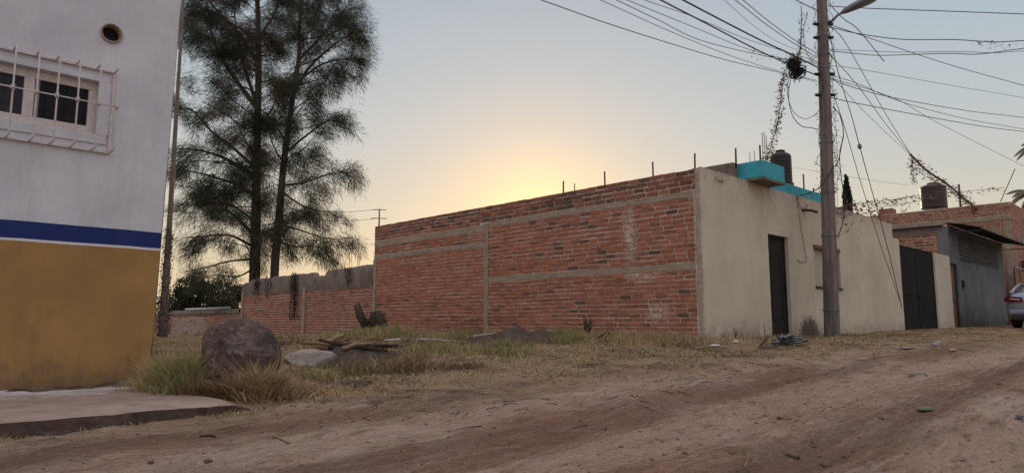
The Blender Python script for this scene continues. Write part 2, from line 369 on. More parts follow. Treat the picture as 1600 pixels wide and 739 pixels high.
def groundmat():
    t = NT('dirt_ground'); geo = t.n('ShaderNodeNewGeometry'); pos = geo.outputs['Position']
    m = t.n('ShaderNodeMapping'); m.vector_type = 'TEXTURE'; t.l(pos, m.inputs[0]); m.inputs['Location'].default_value = (CC[0], CC[1], 0); m.inputs['Rotation'].default_value = (0, 0, ANG)
    st = m.outputs[0]; sp = t.n('ShaderNodeSeparateXYZ'); t.l(st, sp.inputs[0]); Q = sp.outputs[0]; R = t.math('MULTIPLY', sp.outputs[1], -1)
    dirt = t.mix(t.range(t.noise(.9, 7, .65, None, (0, 0, 0), pos), .38, .62), (.40, .248, .168), (.25, .145, .098))
    pale = t.math('MULTIPLY', t.range(t.noise(.55, 7, .7, (.55, 1.2, 1), (3, 8, 0), st), .47, .62), .85)
    dirt = t.mix(pale, dirt, (.52, .41, .345))
    streak = t.range(t.noise(2.2, 7, .7, (.22, 2.2, 1), (0, 0, 0), st), .45, .68, 0, .6)
    dirt = t.mix(streak, dirt, (.115, .072, .062))
    fl = t.range(t.noise(11, 6, .75, (.10, 1.6, 1), (1, 0, 0), st), .53, .64, 0, .6)
    dirt = t.mix(fl, dirt, (.14, .085, .062))
    fl2 = t.range(t.noise(8, 6, .75, (.12, 1.8, 1), (11, 0, 0), st), .55, .66, 0, .6)
    dirt = t.mix(fl2, dirt, (.56, .43, .34))
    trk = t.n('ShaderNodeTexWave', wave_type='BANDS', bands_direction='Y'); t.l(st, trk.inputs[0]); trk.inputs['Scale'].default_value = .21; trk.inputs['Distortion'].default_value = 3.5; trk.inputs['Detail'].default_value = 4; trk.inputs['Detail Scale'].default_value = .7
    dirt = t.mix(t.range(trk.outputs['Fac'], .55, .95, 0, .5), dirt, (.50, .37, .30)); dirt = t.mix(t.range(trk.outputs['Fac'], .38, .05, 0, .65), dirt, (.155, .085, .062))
    streak2 = t.range(t.noise(4.5, 5, .7, (.12, 2.6, 1), (6, 0, 0), st), .55, .7, 0, .5)
    dirt = t.mix(streak2, dirt, (.46, .33, .27))
    dirt = t.mix(t.range(t.noise(38, 6, .85, None, (0, 0, 0), pos), .53, .62, 0, .75), dirt, (.10, .06, .044))
    dirt = t.mix(t.range(t.noise(7, 8, .8, (.5, 1.4, 1), (4, 4, 0), st), .52, .64, 0, .75), dirt, (.13, .08, .06))
    dirt = t.mix(t.range(t.noise(24, 5, .75, None, (7, 0, 0), pos), .57, .68, 0, .5), dirt, (.48, .35, .27))
    lot = t.mix(t.range(t.noise(2.2, 8, .75, None, (1, 1, 0), pos), .42, .58), (.33, .235, .15), (.20, .135, .095))
    lot = t.mix(t.range(t.noise(30, 6, .8, (1, .5, 1), (0, 0, 0), pos), .48, .65, 0, .8), lot, (.42, .31, .19))
    lot = t.mix(t.range(t.noise(1.3, 8, .75, None, (9, 2, 0), pos), .50, .60, 0, .85), lot, (.06, .042, .035))
    ed = t.math('SUBTRACT', R, t.math('MULTIPLY', Q, .235)); ed = t.math('SUBTRACT', ed, .9+.235*8)
    ed = t.math('ADD', ed, t.range(t.noise(1.6, 8, .7, None, (0, 5, 0), pos), .3, .7, -1.0, 1.0))
    c = t.mix(t.range(ed, -.5, .6), lot, dirt)
    h = t.noise(45, 6, .75, None, (0, 0, 0), pos); h2 = t.noise(9, 6, .7, None, (0, 0, 0), pos); h3 = t.noise(3.5, 5, .7, (.2, 3, 1), (0, 0, 0), st)
    # tyre tread rungs in the wheel tracks
    wv = t.n('ShaderNodeTexWave', wave_type='BANDS', bands_direction='Y'); t.l(st, wv.inputs[0]); wv.inputs['Scale'].default_value = 4.2; wv.inputs['Distortion'].default_value = 2.5; wv.inputs['Detail'].default_value = 2
    bn = t.bump(h, 1, .02, t.bump(h2, 1, .05, t.bump(h3, .9, .06, t.bump(wv.outputs['Fac'], .25, .012))))
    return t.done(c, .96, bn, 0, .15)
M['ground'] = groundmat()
M['soil'] = weathered('dark_soil', (.05, .036, .03), (.085, .06, .048), (.16, .11, .08), 7, .9, .97, .6)
M['carpaint'] = NT('silver_car_paint').done((.24, .27, .33), .42, None, .7, .4)
M['carglass'] = glass('car_glass', (.10, .11, .13), .08)
M['taillight'] = glass('red_taillight', (.12, .012, .018), .25)
M['plastic_dark'] = NT('dark_trim').done((.025, .025, .027), .6)
M['tyre'] = NT('tyre_rubber').done((.02, .02, .02), .85)
M['alloy'] = NT('alloy_wheel').done((.4, .4, .42), .35, None, .8, .5)
# ------------------------------------------------------------ ground: one sheet to the horizon
def spacing(a, b, n): return np.linspace(a, b, n)
xs = np.unique(np.concatenate([-np.geomspace(9, 900, 34)[::-1], spacing(-9, 9, 420), spacing(9, 24, 130), np.geomspace(24, 900, 32)]))
ys = np.unique(np.concatenate([-np.geomspace(1, 500, 16)[::-1], np.array([0]), np.geomspace(1.6, 30, 620), np.geomspace(32, 1200, 36)]))
GX, GY = np.meshgrid(xs, ys); nx, ny = len(xs), len(ys)
GZ = hz(GX, GY)
gv = np.stack([GX.ravel(), GY.ravel(), GZ.ravel()], 1)
ii = (np.arange(ny-1)[:, None]*nx+np.arange(nx-1)[None, :]).ravel()
gf = np.stack([ii, ii+1, ii+nx+1, ii+nx], 1)
g = np_mesh('ground', gv, gf.ravel(), np.full(len(gf), 4), np.full(len(gf), .5), M['ground'])
g.data.polygons.foreach_set('use_smooth', [True]*len(g.data.polygons)); tag(g, kind='structure')
# ------------------------------------------------------------ brickwork
def bricks(mb, u0, u1, z0, z1, put, holes=(), course=.086, length=.255, gap=.023, dark=.08, mi=0, wob=.014, tonef=None, proud=.009):
    """lay bricks on a vertical face; put(u, d, z) -> local point, d = how far a point stands out of the mortar"""
    n = max(1, round((z1-z0)/course)); ch = (z1-z0)/n
    for i in range(n):
        za = z0+i*ch+gap*.55; zb = za+ch-gap*1.1; u = u0-random.uniform(0, length*.8)
        while u < u1:
            L = length*random.uniform(.88, 1.12)
            a, b = max(u, u0), min(u+L-gap, u1); u += L
            if b-a < .03: continue
            mu, mz = (a+b)/2, (za+zb)/2
            cut = False
            for (h0, h1, k0, k1) in holes:
                if a < h1 and b > h0 and mz > k0 and mz < k1:
                    if mu < (h0+h1)/2 and a < h0-.04: b = min(b, h0-.004)
                    elif b > h1+.04: a = max(a, h1+.004)
                    else: cut = True
            if cut or b-a < .03: continue
            dz = wob*(float(vnoise(mu*.9, i*.35, 4))-.5)*2.0
            d = proud*random.uniform(.5, 1.4); j = .0065
            
            c = []
            for (uu, zz) in ((a, za), (b, za), (b, zb), (a, zb)):
                c.append((uu+random.uniform(-j, j), zz+dz+random.uniform(-j, j)))
            front = [put(uu, d+random.uniform(-.003, .003), zz) for uu, zz in c]
            e = .007
            back = [put(uu+(-e if k in (0, 3) else e), -.02, zz+(-e if k < 2 else e)) for k, (uu, zz) in enumerate(c)]
            tv = .2+.72*random.betavariate(2.6, 2.6)
            if random.random() < dark: tv = random.uniform(0, .2)
            if tonef: tv = tonef(mu, mz, tv)
            mb.add(front+back, [(0, 1, 2, 3), (4, 5, 1, 0), (5, 6, 2, 1), (6, 7, 3, 2), (7, 4, 0, 3)], mi, max(0, min(1, tv)))
def rough_face(mb, u0, u1, z0, z1, put, amp=.006, step=.12, mi=0, s=0, ztop=None, rec=0):
    nu = max(2, int((u1-u0)/step)+1); nz = max(2, int((z1-z0)/step)+1); vs = []
    for k in range(nz+1):
        for i in range(nu+1):
            u = u0+(u1-u0)*i/nu; zt = ztop(u) if ztop else z1; z = z0+(zt-z0)*k/nz
            vs.append(put(u, amp*(float(vnoise(u*7+s, z*7, 9))-.5)*2-rec, z))
    mb.add(vs, [(k*(nu+1)+i, k*(nu+1)+i+1, (k+1)*(nu+1)+i+1, (k+1)*(nu+1)+i) for k in range(nz) for i in range(nu)], mi, .5, True)
# ------------------------------------------------------------ the plastered house with the brick side
H = street_thing('plastered_house', 'low flat roofed house with beige plaster front and bare red brick side wall', 'house', 0, 0, ZB)
HL, HD, HT = 10.45, 10.4, 3.0           # length along the street, depth, height
put_side = lambda u, d, z: (-d, u, z)   # face x = 0 looking at -x ; u = depth
put_front = lambda u, d, z: (u, -d, z)  # face y = 0 looking at -y
colU = 5.66; 
core = MB(); core.box(.02, .25, .02, HD-.02, -.6, HT-.02); core.box(.25, HL-.02, HD-.25, HD-.02, -.6, HT-.1); core.box(HL-.2, HL-.02, .2, HD-.25, -.6, HT-.1)
core.build('back_wall', M['concrete'], H)
sw = MB(); rough_face(sw, 0, HD, -.6, HT-.02, put_side, .003, .1, rec=.003); 
sw.build('mortar_bed', M['mortar'], H)
bk = MB()
bands = [(0, colU-.07, 1.21, 1.33), (0, colU-.07, 2.50, 2.61), (colU+.07, HD, 2.40, 2.56), (colU+.07, HD, 2.045, 2.16), (colU-.07, colU+.07, -.6, HT-.3), (-.1, .17, -.6, 9), (colU, HD, -.6, .02)]
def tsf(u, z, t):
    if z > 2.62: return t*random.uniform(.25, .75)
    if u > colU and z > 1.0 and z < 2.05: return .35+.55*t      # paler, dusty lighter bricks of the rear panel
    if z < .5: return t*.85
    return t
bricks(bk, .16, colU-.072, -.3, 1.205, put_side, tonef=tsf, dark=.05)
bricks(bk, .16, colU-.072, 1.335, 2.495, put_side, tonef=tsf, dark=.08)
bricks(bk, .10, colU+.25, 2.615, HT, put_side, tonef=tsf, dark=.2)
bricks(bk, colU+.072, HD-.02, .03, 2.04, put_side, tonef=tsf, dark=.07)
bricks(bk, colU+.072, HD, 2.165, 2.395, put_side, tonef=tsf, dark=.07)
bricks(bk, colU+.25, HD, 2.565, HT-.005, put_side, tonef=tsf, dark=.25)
bk.build('brick_side_wall', M['brick'], H)
def cbox_rough(mb, u0, u1, z0, z1, put, d, s=0, amp=.006, mi=0):
    zm_ = (z0+z1)/2; hor = (u1-u0) > (z1-z0)
    if hor: p2 = lambda u, dd, z: put(u, d+dd, z+(.022*(float(fbm(u*4+s*7, 3.1 if z > zm_ else 9.2, 4))-.5) if abs(z-zm_) > (z1-z0)*.3 else 0))
    else: p2 = lambda u, dd, z: put(u+(.03*(float(fbm(z*4+s*7, 3.1 if u > (u0+u1)/2 else 9.2, 4))-.5)), d+dd, z)
    rough_face(mb, u0, u1, z0, z1, p2, amp, .05, mi, s)
    n = len(mb.v)
    c = [put(u0, d, z0), put(u1, d, z0), put(u1, d, z1), put(u0, d, z1), put(u0, -.02, z0), put(u1, -.02, z0), put(u1, -.02, z1), put(u0, -.02, z1)]
    mb.add(c, [(4, 5, 1, 0), (5, 6, 2, 1), (6, 7, 3, 2), (7, 4, 0, 3)], mi)
cb = MB()
cbox_rough(cb, .16, colU-.08, 1.21, 1.325, put_side, .006, 1); cbox_rough(cb, .16, colU-.08, 2.5, 2.608, put_side, .007, 2)
cbox_rough(cb, colU+.08, HD, 2.402, 2.555, put_side, .008, 3); cbox_rough(cb, colU+.08, HD, 2.05, 2.155, put_side, .010, 4)
cb.build('concrete_tie_beam', M['concrete'], H)
cb = MB(); cbox_rough(cb, colU-.075, colU+.075, -.5, HT-.42, put_side, .016, 5); cb.build('concrete_column', M['concrete'], H)
cb = MB(); cbox_rough(cb, HD-.12, HD+.02, -.9, 2.04, put_side, .02, 6); cb.build('concrete_column', M['concrete'], H)
cb = MB(); cbox_rough(cb, colU, HD, -.6, .025, put_side, .02, 7); cb.build('footing', M['concrete'], H)
# raw cement edge where the front render wraps round the corner
eg = MB(); nseg = 60; vs = []
for k in range(nseg+1):
    z = -.4+k*(HT+.4)/nseg; wd = .10+.05*(float(vnoise(z*3.2, 1, 3))-.3)+.015*random.random()
    for uu, dd in ((0, .020), (wd*.5, .022), (wd, .016), (wd+.012, -.015)):
        vs.append(put_side(uu, dd+random.uniform(-.003, .003), z))
eg.add(vs, [(k*4+i, (k+1)*4+i, (k+1)*4+i+1, k*4+i+1) for k in range(nseg) for i in range(3)], 0, .5, True)
eg.build('corner_render', M['edge'], H)
# front wall with door and window openings
dq0, dz1 = on_r(1200, 365, 0); dq1 = on_r(1232, 372, 0)[0]; dq0 = on_r(1203, 440, 0)[0]; dq1 = on_r(1234.5, 440, 0)[0]
wq0, wz1 = on_r(1271, 382, 0); wq1 = on_r(1311, 392, 0)[0]; wz0 = on_r(1275, 450, 0)[1]
dz1 -= ZB; wz1 -= ZB; wz0 -= ZB
stepq = on_r(1393, 350, 0)[0]; stepz = on_r(1394, 371, 0)[1]-ZB
fw = MB(); T = .16
def fbox(a, b, z0, z1, rt=None):
    rough_face(fw, a, b, z0, z1, put_front, .004, .1, 0, 3, rt)
fbox(-.02, dq0, -.5, HT, lambda u: HT+.02-.03*u/10); fbox(dq0, dq1, dz1, HT); fbox(dq1, wq0, -.5, HT); fbox(wq0, wq1, -.5, wz0); fbox(wq0, wq1, wz1, HT)
topf = lambda u: HT+.02*(float(vnoise(u*3, 0, 5))-.5)-.02*sstep(8.5, stepq, u)
fbox(wq1, stepq, -.5, HT, topf); fbox(stepq, HL, -.5, stepz)
# reveals and top
for (a, b, z0, z1) in ((dq0, dq1, -.3, dz1), (wq0, wq1, wz0, wz1)):
    fw.add([(a, 0, z0), (a, T, z0), (a, T, z1), (a, 0, z1)], [(0, 1, 2, 3)]); fw.add([(b, 0, z0), (b, T, z0), (b, T, z1), (b, 0, z1)], [(3, 2, 1, 0)])
    fw.add([(a, 0, z1), (b, 0, z1), (b, T, z1), (a, T, z1)], [(0, 1, 2, 3)]); fw.add([(a, 0, z0), (b, 0, z0), (b, T, z0), (a, T, z0)], [(3, 2, 1, 0)])
fw.add([(-.02, 0, HT), (stepq, 0, HT-.01), (stepq, T, HT-.01), (-.02, T, HT)], [(0, 1, 2, 3)])
fw.add([(stepq, 0, stepz), (HL, 0, stepz), (HL, T, stepz), (stepq, T, stepz)], [(0, 1, 2, 3)])
fw.add([(stepq, 0, stepz), (stepq, T, stepz), (stepq, T, HT), (stepq, 0, HT)], [(0, 1, 2, 3)])
fw.add([(HL, 0, -.5), (HL, T, -.5), (HL, T, stepz), (HL, 0, stepz)], [(0, 1, 2, 3)])
fw.add([(-.02, 0, -.5), (-.02, .02, -.5), (-.02, .02, HT), (-.02, 0, HT)], [(3, 2, 1, 0)])
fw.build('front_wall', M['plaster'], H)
iw = MB(); iw.box(.25, dq0-.01, T, T+.05, -.5, HT-.1); iw.box(dq1+.01, wq0-.01, T, T+.05, -.5, HT-.1); iw.box(wq1+.01, HL, T, T+.05, -.5, stepz-.02); iw.box(wq1+.01, stepq-.02, T, T+.05, stepz-.02, HT-.1)
iw.box(wq0-.01, wq1+.01, T, T+.05, -.5, wz0-.01); iw.box(dq0-.01, dq1+.01, T, T+.05, dz1+.01, HT-.1); iw.box(wq0-.01, wq1+.01, T, T+.05, wz1+.01, HT-.1)
iw.build('inner_wall', M['concrete'], H)
rf = MB(); rf.box(.26, stepq-.03, T+.06, HD-.26, HT-.34, HT-.2); rf.build('roof', M['concrete'], H)
# door
dr = MB(); dr.box(dq0, dq1, .09, .13, -.25, dz1); dob = dr.build('door', M['door'], H)
dm = MB(); dw = dq1-dq0; cxd = (dq0+dq1)/2
for a, b, z0, z1 in ((dq0, dq0+.035, -.25, dz1), (dq1-.035, dq1, -.25, dz1), (dq0+.035, dq1-.035, dz1-.04, dz1)): dm.box(a, b, .075, .09, z0, z1)
dm.build('door_frame', M['door'], dob)
dm = MB(); pts = []
for k in range(13):
    an = math.pi*k/12; pts.append((cxd+.5*.5*dw*math.cos(an), .078, dz1-.55+.22*math.sin(an)))
pts = [(cxd+.25*dw, .078, .35)]+pts+[(cxd-.25*dw, .078, .35), (cxd+.25*dw, .078, .35)]
dm.tube(pts, .005, 5); dm.build('moulding', M['door'], dob)
dm = MB(); dm.tube([(dq1-.1, .09, .95), (dq1-.1, .04, .95), (dq1-.1, .04, 1.05), (dq1-.1, .09, 1.05)], .011, 6); dm.build('handle', M['door'], dob)
# blocked window behind the pole
wnm = MB(); wnm.box(wq0+.01, wq1-.01, .10, .13, wz0+.01, wz1-.01); wob_ = wnm.build('window', weathered('pale_window_board', (.40, .38, .30), (.34, .32, .26), None, 3, .1, .6), H)
wl2 = MB(); wl2.box(wq0-.03, wq1+.03, -.02, .10, wz1-.08, wz1-.002, 0, .5, .004); wl2.build('lintel', M['wood'], wob_)
wl2 = MB(); wl2.box(wq0-.01, wq1+.02, -.04, .09, wz0-.002, wz0+.045, 0, .5, .004); wl2.build('sill', M['tin'], wob_)
wl2 = MB(); wl2.box(wq1-.16, wq1-.11, .02, .09, wz0+.045, wz1-.1); wl2.build('window_post', M['tin'], wob_)
# small clay spout on the front
sq, sz = on_r(1256, 330, 0); sp = MB(); sp.tube([(sq-.1, .02, sz-ZB+.02), (sq+.02, -.16, sz-ZB), (sq+.16, -.22, sz-ZB-.03)], .03, 8); sp.build('drain_spout', M['rebar'], H)
# roof: inner brick wall with cement cap, turquoise box and band
iwm = MB(); q0i = 1.52
iwm.box(q0i, q0i+.18, .34, HD-.3, HT-.34, HT+.34); iwm.build('roof_wall', M['mortar'], H)
ib = MB(); bricks(ib, .5, HD-.35, HT-.2, HT+.3, lambda u, d, z: (q0i-d, u, z), tonef=lambda u, z, t: t*.6, dark=.2); ib.build('roof_wall_brickwork', M['brick'], H)
ic = MB(); 
for k in range(40):
    a = .17+(HD-.5)*k/40; b = .17+(HD-.5)*(k+1)/40; ic.box(q0i-.015, q0i+.19, a, b, HT+.30, HT+.365+.012*random.random())
ic.box(q0i-.01, q0i+.185, .17, .5, HT-.02, HT+.3); ic.build('cement_cap', M['concrete_dark'], H)
tb = MB(); tb.box(1.72, 2.66, -.33, .30, HT+.045, HT+.375); tb.build('turquoise_overhang', M['turq'], H, .012)
tb = MB(); tb.box(1.72, 2.66, -.33, .30, HT+.005, HT+.042); tb.build('overhang_slab', M['concrete_dark'], H)
te = MB(); bq = 5.75; te.box(2.68, bq, .03, .2, HT-.15, HT+.225); te.build('turquoise_parapet', M['turq'], H, .01)
te = MB(); te.box(1.74, 2.6, .32, 3.2, HT-.15, HT+.30); te.build('turquoise_tank_base', M['turq'], H, .01)
for (px, y1, y0, w_) in ((880, 283, 303, 1), (898, 287, 302, .6), (945, 268, 292, 1), (1020, 253, 279, 1), (1085, 240, 267, 1), (1149, 232, 254, 1)):
    r_, z1 = on_q(px, y1, q0i+.09); _, z0 = on_q(px, y0, q0i+.09)
    rb = MB(); rb.tube([(q0i+.09, -r_, z0-ZB-.1), (q0i+.09, -r_+.01*random.uniform(-1, 1), z1-ZB)], .018*w_+.002, 6); rb.build('rebar', M['rebar'], H)
for (px, y1, y0, w_) in ((1187, 227, 254, 1), (1171.5, 238, 255, .35), (1178.5, 235, 254, .35), (1190.5, 207, 252, .4), (1194, 207, 252, .4), (1197, 212, 253, .4), (1255, 272, 294, .9), (1271, 294, 300, 1)):
    q_, z1 = on_r(px, y1, -.22); _, z0 = on_r(px, y0, -.22)
    rb = MB(); rb.tube([(q_, .22, z0-ZB-.12), (q_+random.uniform(-.01, .01), .22, z1-ZB)], .02*w_, 6); rb.build('rebar', M['rebar'], H)
# ------------------------------------------------------------ water tanks
def tank(px, pyb, pyt, Y, wpx, mat, label, supports=False):
    a = P(px, pyb, Y); t_ = P(px, pyt, Y); h = t_.z-a.z; r = wpx*Y/1088/2
    o = thing('water_tank', label, 'water tank', a)
    b = MB(); prof = [(0, 0), (r*.97, 0), (r, h*.03)]
    for k in range(1, 8):
        z = h*(.03+.8*k/8); prof += [(r, z-.01), (r*.988, z), (r, z+.01)]
    prof += [(r, h*.80), (r*.93, h*.86), (r*.6, h*.92), (r*.42, h*.94)]
    b.lathe(prof, 32); b.build('tank_body', mat, o)
    l_ = MB(); l_.lathe([(r*.42, h*.935), (r*.46, h*.94), (r*.46, h*.985), (r*.3, h), (0, h)], 24); l_.build('lid', mat, o)
    p_ = MB(); p_.tube([(r*.9, 0, h*.1), (r*1.12, 0, h*.12), (r*1.15, 0, -.3)], .02, 6); p_.build('pipe', M['rebar'], o)
    return o
tank(1221.5, 292, 235, 19.5, 33, M['tank'], 'black plastic water tank behind the turquoise roof box of the beige house')
# ------------------------------------------------------------ gate and beige pier beside the house
gq0, gq1 = HL+.03, on_r(1461, 420, 0)[0]; gt = on_r(1403, 380, 0)[1]-ZB
G = street_thing('metal_gate', 'tall black sheet metal double gate between the beige house and the beige pier', 'gate', 0, 0, ZB)
gm = (gq0+gq1)/2
for a, b in ((gq0, gm-.01), (gm+.01, gq1)):
    lf = MB(); vs = []; n = 60
    for i in range(n+1):
        x = a+(b-a)*i/n; yy = .06+.008*(1 if (i//2) % 2 else -1)
        vs += [(x, yy, -.1), (x, yy, gt-.02)]
    lf.add(vs, [(2*i, 2*i+2, 2*i+3, 2*i+1) for i in range(n)]); lob = lf.build('gate_leaf', M['gate'], G)
    fr = MB(); 
    for z in (-.06, 1.1, gt-.05): fr.box(a, b, .042, .05, z, z+.03)
    for x in (a, b-.05): fr.box(x, x+.05, .040, .05, -.08, gt)
    fr.build('gate_frame', M['gate'], lob)
pc = MB(); pc.box(gm-.09, gm+.0, .015, .035, 1.0, 1.08); pc.build('latch', M['gate'], G)
pq0, pq1 = gq1+.03, on_r(1487, 450, 0)[0]
pr = MB(); rough_face(pr, pq0, pq1, -.4, gt-.03, put_front, .004, .12, 0, 8)
pr.add([(pq0, 0, -.4), (pq0, .3, -.4), (pq0, .3, gt-.03), (pq0, 0, gt-.03)], [(0, 1, 2, 3)]); pr.add([(pq1, 0, -.4), (pq1, .3, -.4), (pq1, .3, gt-.03), (pq1, 0, gt-.03)], [(3, 2, 1, 0)])
pr.add([(pq0, 0, gt-.03), (pq1, 0, gt-.03), (pq1, .3, gt-.03), (pq0, .3, gt-.03)], [(0, 1, 2, 3)]); pr.add([(pq0, .3, -.4), (pq1, .3, -.4), (pq1, .3, gt-.03), (pq0, .3, gt-.03)], [(3, 2, 1, 0)])
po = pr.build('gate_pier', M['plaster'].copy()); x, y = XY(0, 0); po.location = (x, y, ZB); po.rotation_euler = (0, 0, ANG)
tag(po, 'short beige plastered pier between the black gate and the grey cement house', 'wall')
# ------------------------------------------------------------ grey cement house with tin awning
gq = pq1+.04; ge = on_r(1569, 420, 0)[0]; GT = 3.5
K = street_thing('cement_house', 'small grey cement house with dark corrugated awning and brown wooden door', 'house', 0, 0, ZB)
kd0, kd1 = gq+.05, on_r(1498, 450, 0)[0]; kz1 = on_r(1490, 412, 0)[1]-ZB
kw = MB()
rough_face(kw, kd1, ge, -.4, GT, put_front, .006, .15, 0, 2); rough_face(kw, gq-.01, kd1, kz1, GT, put_front, .006, .15, 0, 2)
kw.add([(kd1, 0, -.3), (kd1, .2, -.3), (kd1, .2, kz1), (kd1, 0, kz1)], [(3, 2, 1, 0)]); kw.add([(gq, 0, kz1), (kd1, 0, kz1), (kd1, .2, kz1), (gq, .2, kz1)], [(0, 1, 2, 3)])
kw.box(kd1, ge, .12, .2, -.4, GT-.01); kw.box(ge-.02, ge, .2, 8, -.4, GT-.01); kw.box(gq, ge, 7.9, 8, -.4, GT-.01)
kw.build('front_wall', M['cement_grey'], K)
kb = MB(); put_k = lambda u, d, z: (gq-d, u, z); rough_face(kb, -.005, 8, -.4, GT, put_k, .005, .2); kb.build('mortar_bed', M['mortar'], K)
kb = MB(); bricks(kb, .3, 6, 1.2, GT-.28, put_k, dark=.2, length=.3, course=.1); kb.build('brick_side_wall', M['brick_far'], K)
kb = MB(); cbox_rough(kb, .0, .3, -.4, GT-.05, put_k, .03, 3); kb.build('corner_column', M['cement_grey'], K)
kb = MB(); cbox_rough(kb, .3, 8, GT-.27, GT-.06, put_k, .025, 3); kb.build('tie_beam', M['concrete_dark'], K)
kb = MB(); kb.box(gq-.12, ge+.1, .12, 8.1, GT-.04, GT+.0); kb.build('roof_sheet', M['tin'], K)
dd = MB(); dd.box(gq, kd1-.02, .08, .13, -.2, kz1-.01); do = dd.build('door', M['wood'], K)
dd = MB(); dd.box(kd1-.07, kd1-.021, .04, .08, -.2, kz1-.01); dd.box(gq, kd1-.071, .045, .08, 1.0, 1.06); dd.build('door_frame', M['plastic_dark'], do)
# lattice band: small cement blocks proud of a black sheet painted as shaded openings
lt = MB(); nr = 9; la, lb = on_r(1497, 370, 0)[0], ge-.9; lz0 = GT-1.12; st = .15
lt.box(la, lb, -.006, -.003, lz0, lz0+nr*.1, 1)
for i in range(nr):
    x = la+(.08 if i % 2 else 0)
    while x < lb-.1:
        lt.box(x, x+.08+.02*random.random(), -.022, -.008, lz0+i*.1+.01, lz0+i*.1+.06, 0, .5, .010); x += st
lt.build('lattice_band', [M['cement_grey'], M['black']], K)
aw = MB(); n = 90; vs = []; ax0, ax1 = gq-.02, ge+.25
for i in range(n+1):
    x = ax0+(ax1-ax0)*i/n; dz = .028*math.cos(i*math.pi/1.5)
    for yy, zz in ((.02, GT+.05), (-.45, GT-.05), (-.95, GT-.20)): vs.append((x, yy, zz+dz))
for i in range(n+1):
    x = ax0+(ax1-ax0)*i/n; dz = .028*math.cos(i*math.pi/1.5)-.006
    for yy, zz in ((.02, GT+.05), (-.45, GT-.05), (-.95, GT-.20)): vs.append((x, yy, zz+dz))
N3 = 3*(n+1)
fs = [(i*3+j, i*3+j+1, (i+1)*3+j+1, (i+1)*3+j) for i in range(n) for j in range(2)]+[(N3+i*3+j, N3+(i+1)*3+j, N3+(i+1)*3+j+1, N3+i*3+j+1) for i in range(n) for j in range(2)]
fs += [(i*3+2, (i+1)*3+2, N3+(i+1)*3+2, N3+i*3+2) for i in range(n)]
aw.add(vs, fs); ao = aw.build('awning', M['tin'], K)
for x in (ax0+.1, ax1-.2): br = MB(); br.box(x, x+.05, -.90, .0, GT-.27, GT-.24); br.build('awning_beam', M['plastic_dark'], ao)
km = MB(); km.box(kd1+.45, kd1+.6, -.07, -.006, 1.45, 1.72); km.build('meter_box', M['plastic_dark'], K)
# ------------------------------------------------------------ tall unfinished brick building behind
BQ = 25.5; BT = on_q(1588, 314, BQ)[1]-ZB
B = street_thing('brick_building', 'tall unfinished brick building rising behind the grey cement house at the right edge', 'building', 0, 0, ZB)
put_b = lambda u, d, z: (BQ-d, u, z)
bb = MB(); rough_face(bb, 0, 16, -.5, BT, put_b, .005, .3); rough_face(bb, BQ, BQ+9, -.5, BT, put_front, .005, .3)
bb.add([(BQ, 0, BT), (BQ+9, 0, BT), (BQ+9, 16, BT), (BQ, 16, BT)], [(0, 1, 2, 3)]); bb.add([(BQ, 16, -.5), (BQ+9, 16, -.5), (BQ+9, 16, BT), (BQ, 16, BT)], [(0, 1, 2, 3)]); bb.add([(BQ+9, 0, -.5), (BQ+9, 16, -.5), (BQ+9, 16, BT), (BQ+9, 0, BT)], [(0, 1, 2, 3)])
bb.build('mortar_wall', M['mortar'], B)
bb = MB(); bricks(bb, 0, 14, 3.3, BT-.75, put_b, length=.3, course=.1, dark=.05); bricks(bb, 0, 14, BT-.55, BT-.02, put_b, length=.3, course=.1, dark=.07)
bricks(bb, 0, 2, .2, 3.3, put_b, length=.3, course=.1); bricks(bb, BQ+.02, BQ+6, 1, BT, put_front, length=.3, course=.1); bb.build('brickwork', M['brick_far'], B)
bb = MB(); cbox_rough(bb, 0, 14, BT-.75, BT-.57, put_b, .02, 2, .008); bb.build('tie_beam', M['concrete'], B)
bb = MB(); cbox_rough(bb, .0, .3, -.5, BT-.8, put_b, .03, 2, .008); bb.build('corner_column', M['concrete'], B)
for (a, b) in ((4.7, 5.3),):
    bb = MB(); bb.box(BQ-.0, BQ+.6, a, b, BT, BT+.28); bb.build('tank_plinth', M['brick_far'], B)
tk = tank(1460, 326, 286, 32.6, 37, M['tank2'], 'large dark water tank on top of the unfinished brick building', True)
rp = on_q(1498, 288, BQ+.1); rb = MB(); rb.tube([(BQ+.1, -rp[0], BT-.1), (BQ+.1, -rp[0], rp[1]-ZB)], .045, 6); rb.build('roof_post', M['rebar'], B)
a0, a1 = on_q(1563, 312, BQ+.1), on_q(1586, 264, BQ+.1); rb = MB(); rb.tube([(BQ+.1, -a0[0], a0[1]-ZB-.1), (BQ+.1, -a1[0], a1[1]-ZB)], .018, 5); rb.build('rebar', M['rebar'], B)
